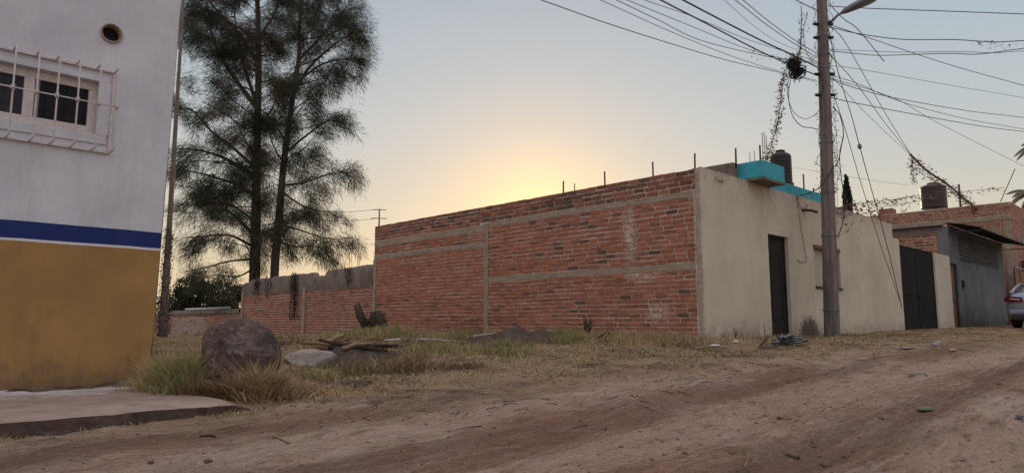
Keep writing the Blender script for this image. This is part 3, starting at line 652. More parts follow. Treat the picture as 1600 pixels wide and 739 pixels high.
# rusty gate and post between the grey house and the brick building
R_ = street_thing('rusty_gate', 'rust coloured gate panel with pale frame behind the parked car', 'gate', 0, 0, ZB)
ra, rb_ = ge+.15, BQ+1.2; rr_ = MB(); rr_.box(ra, rb_, -.30, -.27, .1, 2.45); rr_.build('panel', M['rustgate'], R_)
rr_ = MB()
for x in np.linspace(ra, rb_-.06, 4): rr_.box(x, x+.06, -.34, -.303, 0, 2.55)
rr_.box(ra, rb_, -.345, -.305, 2.5, 2.56); rr_.build('gate_frame', M['galv'], R_)
xx, yy = XY(ge+3.2, .25); ps = thing('concrete_post', 'grey concrete post with a meter pipe at the right edge behind the car', 'post', (xx, yy, ZB))
pm = MB(); pm.box(-.14, .14, -.14, .14, -.3, 3.0); pm.build('post_shaft', M['cement_grey'], ps, .01); pm = MB(); pm.tube([(-.2, -.12, .2), (-.2, -.12, 4.1)], .025, 6); pm.box(-.28, -.15, -.2, -.1, 2.0, 2.35); pm.build('meter_pipe', M['galv'], ps)
# ------------------------------------------------------------ low walls closing the lot
WL = street_thing('lot_wall', 'low brick wall with broken dark cement top between the house and the tree trunks', 'wall', 0, 0, ZB)
s0, s1 = HD+.03, -on_q(378, 470, 0)[0]
def lowtop(u):
    z = np.interp(u, [s0, s0+2.6, s0+2.75, s0+3.35, s0+3.45, s1-.9, s1], [1.93, 1.88, 1.74, 1.74, 1.87, 1.85, 1.70])
    return z+.05*(float(fbm(u*2.5, 1.0, 3))-.5)
wm = MB(); rough_face(wm, s0, s1, -1.2, 1.35, put_side, .003, .15, rec=.003); wm.build('mortar_bed', M['mortar'], WL)
wm = MB(); bricks(wm, s0+.05, s1, -.75, 1.28, put_side, dark=.08); wm.build('brickwork', M['brick_pale'], WL)
wm = MB(); p2 = lambda u, d, z: put_side(u, d+.02, z); n = 90; vs = []
for i in range(n+1):
    u = s0+(s1-s0)*i/n; zt = lowtop(u)
    for (dy, z) in ((.035, 1.30), (.03, 1.5), (.02, zt-.03), (-.02, zt), (-.16, zt-.01), (-.18, 1.2)):
        vs.append((-dy+random.uniform(-.006, .006), u, z+random.uniform(-.008, .008)))
wm.add(vs, [(i*6+j, i*6+j+1, (i+1)*6+j+1, (i+1)*6+j) for i in range(n) for j in range(5)], 0, .5, True)
wm.build('cement_cap', M['concrete_dark'], WL)
wm = MB(); wm.box(.02, .18, s0, s1, -1.2, 1.3); wm.build('wall_core', M['concrete'], WL)
for px in (475, 378.5):
    sc = -on_q(px, 500, 0)[0]; wm = MB(); cbox_rough(wm, sc-.09, sc+.09, -1.2, 1.42, put_side, .045, px); wm.build('concrete_column', M['concrete'], WL)
WF = street_thing('lot_wall', 'lowest far brick wall with whitewashed patch beyond the boulder', 'wall', 0, 0, ZB)
f0, f1 = s1+.12, s1+15; ft = .80
wm = MB(); rough_face(wm, f0, f1, -1.6, ft-.12, put_side, .003, .2, rec=.006); wm.build('mortar_bed', M['mortar'], WF)
wq = -on_q(325, 500, 0)[0]
wm = MB(); bricks(wm, f0, wq, -1, ft-.15, put_side, dark=.1); wm.build('brickwork', M['brick_pale'], WF)
wm = MB(); bricks(wm, wq, wq+4.2, -.75, ft-.32, put_side, dark=.12, proud=.016, gap=.03); wm.build('whitewashed_brickwork', M['brick_white'], WF)
wm = MB(); bricks(wm, wq+4.22, f1, -1, ft-.15, put_side, dark=.3); bricks(wm, wq, wq+4.2, -1.2, -.77, put_side, dark=.5); bricks(wm, wq, wq+4.2, ft-.31, ft-.15, put_side, dark=.4); wm.build('dark_brickwork', M['brick_pale'], WF)
wm = MB(); n = 110; vs = []
for i in range(n+1):
    u = f0+(f1-f0)*i/n; zt = ft+.05*(float(fbm(u*2, 7.0, 3))-.5)
    for (dy, z) in ((.05, ft-.17), (.05, zt-.03), (-.0, zt), (-.2, zt), (-.2, -1.6)): vs.append((-dy+random.uniform(-.01, .01), u, z+random.uniform(-.01, .01)))
wm.add(vs, [(i*5+j, i*5+j+1, (i+1)*5+j+1, (i+1)*5+j) for i in range(n) for j in range(4)], 0, .5, True); wm.build('dark_cap', M['concrete_dark'], WF)
sc = -on_q(322, 500, 0)[0]
u1_, z1_ = on_q(290, 487.5, .25); u2_, z2_ = on_q(359, 483, .25)
pp = MB(); pp.tube([(.0, 0, 0), (0, -(u2_-u1_), .0)], .045, 8); pob = pp.build('white_pipe', M['white_litter']); xx, yy = XY(.25, u1_); pob.location = (xx, yy, ZB+ft+.065); pob.rotation_euler = (0, 0, ANG)
tag(pob, 'long white pipe lying along the top of the far low wall', 'pipe')
# ------------------------------------------------------------ painted building at the left
BLq, BLr = qr(-3.87, 7.5); BZ = E-.625
L = street_thing('painted_building', 'tall white building with blue stripe and ochre lower wall at the left edge', 'building', BLq, BLr, BZ)
def onL(px, py, off=0): q_, z_ = on_r(px, py, BLr+off); return q_-BLq, z_-BZ
zoch = onL(251, 391.5)[1]; zstr = onL(251.5, 388)[1]; zblu = onL(253.5, 363.7)[1]; LT = 5.6; LW = 12
wx1 = onL(152, 170)[0]; wzt = onL(154, 128)[1]; wzb = onL(149, 210)[1]; wx0 = wx1-1.75
vx, vz = onL(174, 53); vr = abs(onL(192, 53)[0]-onL(156, 53)[0])/2*.92
edge = lambda z: .084*z/4.3+(.035*(float(fbm(z*3.1, 4.0, 6))-.55)*(1-min(1, max(0, z)/2.2)) if z < 2.2 else 0)
lw = MB()
def lface(x0, x1, z0, z1, mi, holes=None):
    def pf(u, d, z): return (u+(edge(z) if abs(u) < 1e-6 else 0), -d, z+(.012*(float(fbm(u*3.3, 1.5+round(z, 2), 3, 3))-.5) if z < zblu+.01 else 0))
    rough_face(lw, x0, x1, z0, z1, pf, .0012, .09, mi, 11)
lface(-LW, 0, -.6, zoch, 0); lface(-LW, 0, zoch, zstr, 1); lface(-LW, 0, zstr, zblu, 2)
lface(-LW, 0, zblu, wzb, 3); lface(-LW, wx0, wzb, wzt, 3); lface(wx1, 0, wzb, wzt, 3)
hb = vr+.04; lface(-LW, 0, wzt, vz-hb, 3); lface(-LW, vx-hb, vz-hb, vz+hb, 3); lface(vx+hb, 0, vz-hb, vz+hb, 3); lface(-LW, 0, vz+hb, LT, 3)
n = 32; vs = []
for k in range(n):                                   # square plate with a round hole for the vent
    an = 2*math.pi*k/n; c_, s_ = math.cos(an), math.sin(an); m_ = hb/max(abs(c_), abs(s_))
    vs += [(vx+vr*c_, 0, vz+vr*s_), (vx+m_*c_, 0, vz+m_*s_)]
lw.add(vs, [(2*k, 2*((k+1) % n), 2*((k+1) % n)+1, 2*k+1) for k in range(n)], 3)
e1 = edge(LT); dpt = 9
lw.add([(0, 0, -.6), (0, dpt, -.6), (e1, dpt, LT), (e1, 0, LT)], [(0, 1, 2, 3)], 3); lw.add([(-LW, dpt, -.6), (-LW, dpt, LT), (e1, dpt, LT), (0, dpt, -.6)], [(0, 1, 2, 3)], 3)
lw.add([(-LW, 0, -.6), (-LW, 0, LT), (-LW, dpt, LT), (-LW, dpt, -.6)], [(0, 1, 2, 3)], 3); lw.add([(-LW, 0, LT), (e1, 0, LT), (e1, dpt, LT), (-LW, dpt, LT)], [(0, 1, 2, 3)], 3)
rd = .16
for a, b, c, d in (((wx0, wzb), (wx0, wzt), 1, 0), ((wx1, wzb), (wx1, wzt), 1, 0), ((wx0, wzt), (wx1, wzt), 0, 0), ((wx0, wzb), (wx1, wzb), 0, 0)):
    lw.add([(a[0], 0, a[1]), (b[0], 0, b[1]), (b[0], rd, b[1]), (a[0], rd, a[1])], [(0, 1, 2, 3)], 3)
lw.build('wall', [M['ochre'], M['stripe'], M['blue'], M['whitewall']], L)
vp = MB(); vp2 = []
def ring(mb, r0, r1, y0, y1):
    n = 32; vs = []
    for k in range(n):
        an = 2*math.pi*k/n; c_, s_ = math.cos(an), math.sin(an)
        for r_, y_ in ((r0, y1), (r0, y0), (r1, y0), (r1, y1)): vs.append((vx+r_*c_, y_, vz+r_*s_))
    mb.add(vs, [(4*k+j, 4*((k+1) % n)+j, 4*((k+1) % n)+(j+1) % 4, 4*k+(j+1) % 4) for k in range(n) for j in range(3)], 0, .5, True)
ring(vp, vr*.9, vr*1.05, -.025, .09); vo = vp.build('vent_pipe', M['concrete'], L)
vd = MB(); n = 24; vd.add([(vx+vr*.95*math.cos(2*math.pi*k/n), .085, vz+vr*.9*math.sin(2*math.pi*k/n)) for k in range(n)], [tuple(range(n))]); vd.build('pipe_shade_disc', M['black'], vo)  # black disc closing the pipe, painted as the shade of its inside
fm = MB(); fy0, fy1 = .07, .13
g0 = onL(51.5, 191)[0]; g1 = onL(137, 206)[0]; gzt = onL(100, 133)[1]; gzb = onL(100, 199)[1]; gl1 = onL(38, 150)[0]
ih = wzt-wzb; zb_, zt_ = wzb+.09, wzt-.085
fm.box(wx0, wx1, fy0, fy1, wzb, zb_); fm.box(wx0, wx1, fy0, fy1, zt_, wzt); fm.box(g1, wx1, fy0, fy1, zb_, zt_); fm.box(gl1, g0, fy0, fy1, zb_, zt_); fm.box(wx0, wx0+.09, fy0, fy1, zb_, zt_)
fo = fm.build('window', M['white_metal'], L, .004)
pn = MB(); pn.box(g0, g1, .105, .112, zb_, zt_); pn.build('pane', glass('near_black_glass', (.012, .011, .014), .15), fo)
pn = MB(); pn.box(wx0+.09, gl1, .105, .112, zb_, zt_); pn.build('pane', M['glass'], fo)
pn = MB(); pn.box(g0+.001, g0+.045, .08, .104, zb_+.002, zt_-.002); pn.build('sliding_stile', M['galv'], fo)
mo = MB(); mw = .10                                   # raised plaster surround
for a, b, z0, z1 in ((wx0-mw, wx1+mw, wzt+.0, wzt+mw*.5), (wx0-mw, wx1+mw, wzb-mw, wzb-.0), (wx1+.0, wx1+mw*1.2, wzb, wzt)): mo.box(a, b, -.014, .001, z0, z1)
mo.build('window_surround', M['whitewall'], L, .004)
# iron grille: flat frame on the wall, short stubs, bars in front
off = .2; gxw, gzt_w = onL(179, 114, .02); gzb_w = onL(176, 240, .02)[1]; gx1 = gxw
xs_b = [onL(px, py, off)[0] for px, py in ((20, 140), (57, 148), (89, 153), (121, 160), (154, 166))]
gx0 = xs_b[0]-3*(xs_b[1]-xs_b[0]); gr_bars = [xs_b[0]-(xs_b[1]-xs_b[0])*k for k in (1, 2)]+xs_b+[gx1]
zm = (gzt_w+gzb_w)/2+.015; GRI = MB(); rbar = .0085
for z in (gzt_w, gzb_w): GRI.box(gx0, gx1+.012, -.03, -.006, z-.011, z+.011)
GRI.box(gx1-.010, gx1+.012, -.028, -.008, gzb_w+.012, gzt_w-.012)
GRI.tube([(gx0, -off-.012, zm), (gx1, -off-.012, zm)], .007, 6)
gob = GRI.build('window_grille', M['white_metal'], L)
for x in gr_bars:
    b_ = MB(); b_.tube([(x, -.02, gzt_w), (x, -off, gzt_w+.0), (x, -off-.002, gzt_w-.02), (x, -off-.002, gzb_w+.02), (x, -off, gzb_w), (x, -.02, gzb_w)], rbar, 6); b_.build('bar', M['white_metal'], gob)
    r_ = MB()
    for k in range(5):
        an = 2*math.pi*k/5; r_.tube([(x+.014*math.cos(an), -off-.02, zm+.014*math.sin(an)), (x+.027*math.cos(an), -off-.016, zm+.027*math.sin(an))], [.010, .006], 5)
    r_.tube([(x, -off-.03, zm), (x, -off-.005, zm)], .012, 8); r_.build('rosette', M['white_metal'], gob)
# ------------------------------------------------------------ sidewalk with broken kerb
def sidewalk():
    q0_, q1_ = -26, -8.25; r0_, r1_ = BLr-.0, .70; nq, nr_ = 220, 34; me = MB(); vs = []
    for i in range(nq+1):
        t = i/nq; q_ = q0_+(q1_-q0_)*(1-(1-t)**1.7)
        for j in range(nr_+1):
            s_ = j/nr_; r_ = r0_+(r1_-r0_)*s_
            e_ = .05*(float(fbm(q_*3, 2.2, 4))-.5)*sstep(.8, 1, s_)
            qe = q_+(.25*(float(fbm(r_*2, 5, 2))-.5)-.35*s_*s_*0)*sstep(.9, 1, t)
            x, y = XY(qe, r_+e_)
            z = BZ+.022*(float(fbm(x*1.6, y*1.6, 6))-.5)+.006*(float(vnoise(x*14, y*14, 6))-.5)-.02*sstep(.9, 1, s_)-.05*(1-sstep(.0, .12, s_))*0
            z -= .05*sstep(.93, 1, t)
            vs.append((x, y, z))
    fs = [(i*(nr_+1)+j, i*(nr_+1)+j+1, (i+1)*(nr_+1)+j+1, (i+1)*(nr_+1)+j) for i in range(nq) for j in range(nr_)]
    me.add(vs, fs, 0, .5, True)
    for k_ in range(len(fs)): me.a[k_] = (k_ % nr_)/nr_
    # rough kerb face
    def face(line):
        base = len(me.v); m_ = len(line)
        vv = []
        for (x, y, z) in line:
            for k in range(6):
                t = k/5; o_ = .05*(float(fbm(x*5+k*.7, y*5, 9))-.35)*t*(1 if t < 1 else 1.4)+.025*(random.random()-.5)*(1 if 0 < t < 1 else .3)
                nx_, ny_ = NN[0]*o_, NN[1]*o_; vv.append((x+nx_, y+ny_, z-(.36*t)+.0))
        me.add(vv, [(i*6+k, i*6+k+1, (i+1)*6+k+1, (i+1)*6+k) for i in range(m_-1) for k in range(5)], 1, .5, False)
    face([vs[i*(nr_+1)+nr_] for i in range(nq+1)]); face([vs[nq*(nr_+1)+nr_-j] for j in range(nr_+1)])
    o = me.build('sidewalk', [M['sidewalk'], M['kerb']]); tag(o, kind='structure')
sidewalk()
# crumbled plaster and sand heaped along the foot of the ochre wall
# ------------------------------------------------------------ utility pole and street lamp
px0 = P(1300.5, 527, 14.0); ptop = P(1284, 0, 14.0)
PL = thing('utility_pole', 'tall weathered grey utility pole in front of the beige house', 'utility pole', (px0.x, px0.y, px0.z-.3))
dirp = (ptop-px0); up_ = dirp/dirp.z
def pp_(z): return Vector((up_.x*z, 0, z+.3))
hp = dirp.z
pm = MB(); zs = np.linspace(-.6, hp+1.9, 26); pm.tube([pp_(z) for z in zs], [.152-.0068*max(0, z) for z in zs], 20); pm.build('shaft', M['pole'], PL)
for z, r_ in ((.55, .168), (2.05, .156), (2.95, .149), (4.0, .14), (5.6, .127), (5.9, .125), (6.3, .12)):
    b_ = MB(); c_ = pp_(z)
    b_.tube([c_+Vector((0, 0, -.012)), c_+Vector((0, 0, .012))], r_+.006, 20, 0, .5, False); b_.build('steel_band', M['galv'], PL)
cb_ = MB(); cb_.tube([pp_(z)+Vector((-.05-.002*z, -(.165-.0085*max(z, 0))-.012, 0)) for z in np.linspace(-.2, hp+.5, 14)], .009, 5); cb_.build('conduit', M['cable_grey'], PL)
# lamp arm and head
LA = P(1297, 34, 14.0); LB = P(1316, 20, 13.85); LC = P(1372, -5, 13.5)
lo = thing('street_lamp', 'grey cobra head street lamp reaching out from the top of the utility pole', 'street lamp', LA)
rel = lambda p: p-LA
am = MB(); am.tube([rel(LA)+Vector((-.12, 0, -.05)), rel(LA)+Vector((.03, -.02, 0)), rel(P(1308, 25, 13.9)), rel(LB)], .028, 10); am.build('arm', M['galv'], lo)
hd = MB(); ax = (LC-LB); Lh = ax.length; ax.normalize(); sd = ax.cross(Vector((0, 0, 1))).normalized(); u_ = sd.cross(ax)
vs = []; ns = 14; nc = 12
for i in range(ns+1):
    t = i/ns; wd = .05+.10*math.sin(min(1, t*1.15)*math.pi/2)**.9*(1-.75*max(0, t-.82)/.18); hh = .045+.055*math.sin(t*math.pi)**.7+.0
    for k in range(nc):
        an = 2*math.pi*k/nc; z = math.sin(an)*hh; z = max(z, -.035); vs.append(rel(LB)+ax*(Lh*t)+sd*(wd*math.cos(an))+u_*z)
hd.add(vs, [(i*nc+k, i*nc+(k+1) % nc, (i+1)*nc+(k+1) % nc, (i+1)*nc+k) for i in range(ns) for k in range(nc)]+[tuple(range(nc)), tuple(ns*nc+k for k in range(nc))], 0, .5, True)
hd.build('lamp_housing', M['galv'], lo)
ln_ = MB(); vs = []
for i in range(9):
    t = .42+.5*i/8; wd = .095*math.sin(math.pi*(.15+.7*i/8))
    for k in range(7):
        s_ = -1+2*k/6; vs.append(rel(LB)+ax*(Lh*t)+sd*(wd*s_)-u_*(.036+.045*(1-s_*s_)*math.sin(math.pi*i/8)))
ln_.add(vs, [(i*7+k, i*7+k+1, (i+1)*7+k+1, (i+1)*7+k) for i in range(8) for k in range(6)], 0, .5, True); ln_.build('lens', M['lamp_glass'], lo)
# ------------------------------------------------------------ cables
def spline(pts, n=8):
    out_ = []
    p = [pts[0]*2-pts[1]]+list(pts)+[pts[-1]*2-pts[-2]]
    for i in range(1, len(p)-2):
        for k in range(n):
            t = k/n; a, b, c, d = p[i-1], p[i], p[i+1], p[i+2]
            out_.append(.5*((2*b)+(c-a)*t+(2*a-5*b+4*c-d)*t*t+(3*b-a-3*c+d)*t**3))
    out_.append(pts[-1]); return out_
def leaves(mb, path, n, spread, size, sag=0, tone=(0, 1)):
    path = [Vector(p) for p in path]; arr = []; tn = []
    for _ in range(n):
        i = random.randrange(len(path)-1); p = path[i].lerp(path[i+1], random.random())
        c = p+Vector((random.gauss(0, spread), random.gauss(0, spread), random.gauss(0, spread)-abs(random.gauss(0, sag))))
        a = Vector((random.gauss(0, 1), random.gauss(0, 1), random.gauss(0, 1))).normalized(); b = a.orthogonal().normalized(); s = size*random.uniform(.5, 1.4)
        arr.append([c-a*s, c-b*s*.45, c+a*s, c+b*s*.45]); tn.append(random.uniform(*tone))
    mb.quads(np.array([[tuple(v) for v in q_] for q_ in arr]), tn)
def vine_part(parent, path, n, spread, size, sag, name='dry_vine'):
    v = MB(); leaves(v, path, n, spread, size, sag); 
    o = v.build(name, M['deadvine'], parent); return o
def cable(pts, label, r=.007, mat='cable', name='overhead_cable', ext=None, group=None, vine=None, wiggle=0):
    P3 = [P(*p) for p in pts]
    if ext: P3.append(P3[-1]+(P3[-1]-P3[-2])*ext)
    path = spline(P3, 7) if len(P3) > 2 else [P3[0].lerp(P3[1], k/8) for k in range(9)]
    if wiggle: path = [p+Vector((0, 0, random.gauss(0, wiggle))) for p in path]
    m = MB(); m.tube(path, r, 5); o = m.build(name, M[mat]); tag(o, label, 'cable', group)
    if vine:
        n, spread, size, sag, a, b = vine; sub = path[int(a*len(path)):max(int(a*len(path))+2, int(b*len(path)))]
        vine_part(o, sub, n, spread, size, sag)
    return o
k = 14.0
cable([(1276, 128, k), (1224, 115, 13.3), (1138, 95, 11.8), (1046, 68, 10), (943, 35, 8.6), (844, 0, 7.4)], 'lowest and longest thin cable sagging from the pole to the top left', .006, ext=3)
cable([(1276, 126, k), (1205, 108, 13), (1132, 84, 11.7), (1046, 49, 10.2), (937, 0, 8.6)], 'thin grey cable just above the lowest one left of the pole', .005, 'cable_grey', ext=3)
cable([(1276, 100, k), (1211, 91, 13), (1100, 65, 11), (1029, 32, 9.8), (962, 0, 8.8)], 'slack cable third from the bottom on the left of the pole', .0055, ext=3)
cable([(1276, 98, k), (1225, 92, 13.2), (1165, 76, 12), (1084, 43, 10.6), (978, 0, 8.9)], 'thin cable fourth from the bottom on the left of the pole', .005, ext=3, vine=(36, .05, .028, .04, .2, .42))
cable([(1276, 96, k), (1240, 85, 13.4), (1165, 61, 12), (1084, 27, 10.6), (1005, 0, 9.3)], 'pale thin cable fifth from the bottom on the left of the pole', .005, 'cable_grey', ext=3)
cable([(1276, 118, k), (1224, 97, 13.2), (1178, 76, 12.3), (1111, 41, 11), (1031, 0, 9.4)], 'thick black cable entering the coil left of the pole', .012, ext=3)
cable([(1276, 105, k), (1240, 87, 13.4), (1192, 65, 12.6), (1127, 32, 11.3), (1066, 0, 10)], 'thickest black cable running to the pole from the top centre', .014, ext=3)
cable([(1276, 92, k), (1248, 80, 13.6), (1208, 62, 12.6), (1168, 33, 11.8), (1131, 0, 11)], 'faint thin cable leaving the frame above the coil', .004, 'cable_grey', ext=3)
cable([(1276, 90, k), (1240, 68, 13.3), (1195, 37, 12.2), (1148, 0, 11)], 'steep cable left of the pole, lower one of a close pair', .007, ext=3)
cable([(1276, 84, k), (1240, 62, 13.3), (1200, 33, 12.3), (1160, 0, 11.2)], 'steep cable left of the pole, upper one of a close pair', .007, ext=3)
cable([(1279, 18, k), (1262, 10, 13.6), (1242, 0, 13)], 'short cable reaching the pole beside the lamp arm', .009, ext=.9, vine=(14, .03, .025, .03, .1, .9))
cable([(1293, 10, k), (1356, 13.5, 13.8), (1480, 18, 13.4), (1600, 22.5, 13)], 'topmost cable running right behind the street lamp', .009, ext=3)
cable([(1294, 42, k), (1340, 53, 13.9), (1410, 62, 13.6), (1491, 62.5, 13.3), (1551, 66, 13.1), (1600, 64, 13)], 'cable right of the pole with dry leaves near the picture edge', .009, ext=3, vine=(80, .025, .032, .07, .58, .95))
cable([(1294, 38, k), (1347, 56, 14.5), (1435, 86, 16), (1509, 109, 17), (1600, 134, 18.4)], 'straight cable slanting down right that crosses the leafy cable', .008, ext=3)
cable([(1296, 78, k), (1340, 79.5, 13.9), (1410, 82, 13.5), (1498, 81, 13.2), (1551, 83, 13), (1600, 80, 12.8)], 'nearly level thin cable, upper of two that sag together', .0055, 'cable_grey', ext=3)
cable([(1296, 80, k), (1340, 84.5, 13.9), (1380, 87, 13.7), (1480, 84, 13.2), (1530, 85, 13), (1600, 76, 12.8)], 'nearly level black cable, lower of two that sag together', .008, ext=3)
cable([(1297, 103, k), (1340, 108, 15), (1470, 131, 18), (1600, 153, 21)], 'pale thin straight cable at mid height right of the pole', .006, 'cable_grey', ext=3)
cable([(1298, 124, k), (1340, 139, 15), (1396, 153, 16.5), (1509, 173, 19), (1600, 184, 21)], 'black cable sagging to the right above a parallel pair', .009, ext=3)
cable([(1298, 118, k), (1340, 131, 15), (1410, 160, 16.5), (1509, 186, 19), (1600, 202, 21)], 'thin cable sagging right, middle one of three', .007, ext=3)
cable([(1299, 153, k), (1340, 162, 15), (1445, 182, 17), (1537, 198, 19), (1600, 206, 20.5)], 'lowest black sagging cable running off the right edge', .009, ext=3)
cable([(1297, 122, k), (1400, 155, 18), (1467, 193, 21), (1600, 260, 26)], 'faint cable descending far to the right behind the others', .007, 'cable_grey', ext=.4)
cable([(1294, 5, k), (1318, 30, 14), (1340, 46, 14), (1382, 97, 14)], 'short loose cable end crossing the level cables beside the pole', .009)
cable([(1296, 40, k), (1316, 60, 14.5), (1340, 100, 16), (1385, 180, 19), (1424, 243, 22.5)], 'cable dropping to the vine strand, uppermost of three that meet there', .008)
cable([(1296, 85, k), (1340, 134, 15.8), (1385, 195, 19), (1424, 243, 22.5)], 'cable dropping to the vine strand, middle one of three that meet there', .008)
cable([(1298, 118, k), (1340, 164, 16), (1385, 208, 19), (1424, 244, 22.5)], 'cable dropping to the vine strand, lowest of three that meet there', .006, 'cable_grey')
cable([(1424, 243, 22.5), (1450, 268, 24), (1480, 288, 25.5), (1502, 306, 27), (1520, 322, 28.4)], 'thick strand wrapped in dry brown vine reaching the brick building', .035, ext=.4, vine=(800, .09, .055, .12, .0, .95))
c_ = cable([(1294, 44, k), (1310, 115, 14.0), (1330, 180, 14.3), (1343, 228, 14.6), (1360, 290, 15.4), (1385, 380, 16.8), (1409, 480, 18.6)], 'guy cable with a small grey insulator falling to the black gate', .009)
ins = MB(); a_ = P(1342.5, 225, 14.6); b2 = P(1344, 233, 14.6); ins.tube([a_, a_.lerp(b2, .2), b2.lerp(a_, .2), b2], [.02, .042, .042, .02], 10); ins.build('insulator', M['galv'], c_)
cable([(1296, 128, k), (1320, 200, 14.4), (1345, 285, 15.4), (1375, 380, 16.9), (1408, 475, 18.6)], 'thinner cable beside the guy cable falling to the black gate', .007)
cable([(1301, 168, 13.9), (1312, 180, 13.9), (1318, 210, 13.9), (1312, 240, 13.9), (1314, 275, 13.9), (1319, 310, 13.9), (1317, 345, 13.9), (1309, 373, 13.9)], 'loose black cable end dangling right of the pole', .010, wiggle=.01)
cable([(1303, 150, 13.9), (1306, 200, 13.9), (1309, 250, 13.8), (1308, 300, 13.9), (1309, 350, 13.9)], 'thin frayed cable hanging close to the right side of the pole', .004, vine=(40, .03, .022, .02, 0, .9))
cable([(1317, 215, 13.9), (1310, 250, 13.9), (1300, 265, 13.86), (1283, 290, 13.8), (1262, 303, 14.6), (1240, 304, 15.2)], 'drop cable curving behind the pole onto the turquoise parapet', .010, vine=(50, .03, .03, .03, .3, 1))
cable([(1243, 100, 13.5), (1232, 125, 13.5), (1231, 150, 13.5), (1240, 175, 13.6), (1258, 186, 13.7), (1277, 178, 13.85)], 'upper slack loop hanging under the cable coil', .006)
cable([(1238, 110, 13.5), (1232, 148, 13.5), (1238, 180, 13.6), (1252, 197, 13.7), (1268, 200, 13.8), (1279, 203, 13.85)], 'lower slack loop hanging under the cable coil', .008)
cable([(1262, 20, 13.8), (1256, 45, 13.7), (1258, 75, 13.7), (1268, 95, 13.8), (1277, 98, 13.85)], 'thin twisted cable looping beside the top of the pole', .006, vine=(60, .05, .028, .05, 0, .9))
cable([(1252, 10, 13.6), (1252, 45, 13.6), (1250, 75, 13.55), (1246, 92, 13.5)], 'vine covered strand hanging down onto the coil left of the pole', .008, vine=(170, .03, .032, .04, 0.1, 1))
cable([(1226, 110, 13.45), (1222, 135, 13.4), (1219, 165, 13.35), (1214, 195, 13.3), (1206, 225, 13.3), (1198, 250, 13.2)], 'dangling strand of dry brown vine touching the turquoise box', .008, vine=(420, .05, .036, .05, 0, 1))
cable([(1240, 262, 17), (1258, 265, 15.5), (1280, 269, 14.1)], 'faint short wire between the black water tank and the pole', .004, 'cable_grey')
cable([(1303, 326, 14.2), (1340, 318, 18), (1400, 311, 23), (1440, 305, 28), (1500, 300, 31), (1570, 293, 34)], 'low leafy wire from the pole passing behind the far water tank', .010, vine=(420, .06, .06, .1, .0, 1), wiggle=.01)
cable([(1303, 330, 14.2), (1350, 333, 19), (1385, 322, 23), (1440, 314, 28)], 'lower slack leafy wire between the pole and the far water tank', .008, vine=(220, .12, .055, .2, .1, .9), wiggle=.01)
cable([(1240, 262, 20), (1330, 277, 24), (1420, 290, 28)], 'faint thin wire stretching behind the pole below the drop cables', .006, 'cable_grey')
v1 = cable([(1424, 245, 22.5), (1426, 262, 22.5), (1428, 285, 22.5)], 'short tail of dry vine hanging from the vine strand', .01, vine=(130, .06, .05, .08, 0, 1))
# coil of cable
ct = P(1240, 103, 13.5); co_ = thing('cable_coil', 'dark tangled coil of spare cable hanging left of the pole', 'cable coil', ct)
cm = MB()
for i in range(46):
    r_ = random.uniform(.045, .12); up2_ = i % 2; cx_ = Vector((random.uniform(-.09, .05)+.09*up2_, random.uniform(-.06, .06), random.uniform(-.04, .07)-.17*up2_)); ax_ = Vector((random.gauss(0, .5), 1, random.gauss(0, .4))).normalized(); o1 = ax_.orthogonal().normalized(); o2 = ax_.cross(o1)
    cm.tube([cx_+r_*(math.cos(a)*o1+.8*math.sin(a)*o2) for a in np.linspace(0, 6.28, 18)], .010, 5, 0, .5, False)
cm.build('loops', M['cable'], co_)
cm = MB(); leaves(cm, [Vector((-.1, 0, .12)), Vector((.03, 0, 0)), Vector((.08, 0, -.22))], 620, .07, .035); cm.build('dry_leaves', M['darkvine'], co_)
# vines climbing the pole
vv = thing('dry_vine', 'dry leafy vine clinging to the upper part of the utility pole', 'vine', (px0.x, px0.y, px0.z))
vm = MB()
for s_ in (-1, 1, .6):
    pth = [pp_(z)+Vector((s_*.16+random.gauss(0, .03), -.05+random.gauss(0, .05), -.3)) for z in np.linspace(2.9, hp+.2, 40)]
    vm.tube(pth, .006, 4); leaves(vm, pth, 130 if s_ < 0 else 200, .045, .027, .03)
vm.build('vine_stems', M['deadvine'], vv)
# insulators where the cables meet the pole
for z in (5.0, 5.45, 6.25, 6.55):
    b_ = MB(); c_ = pp_(z); b_.tube([c_+Vector((-.22, -.06, 0)), c_+Vector((-.12, -.04, 0))], [.03, .04], 8); b_.tube([c_+Vector((.10, -.06, 0)), c_+Vector((.19, -.06, 0))], [.04, .03], 8); b_.build('insulator', M['plastic_dark'], PL)
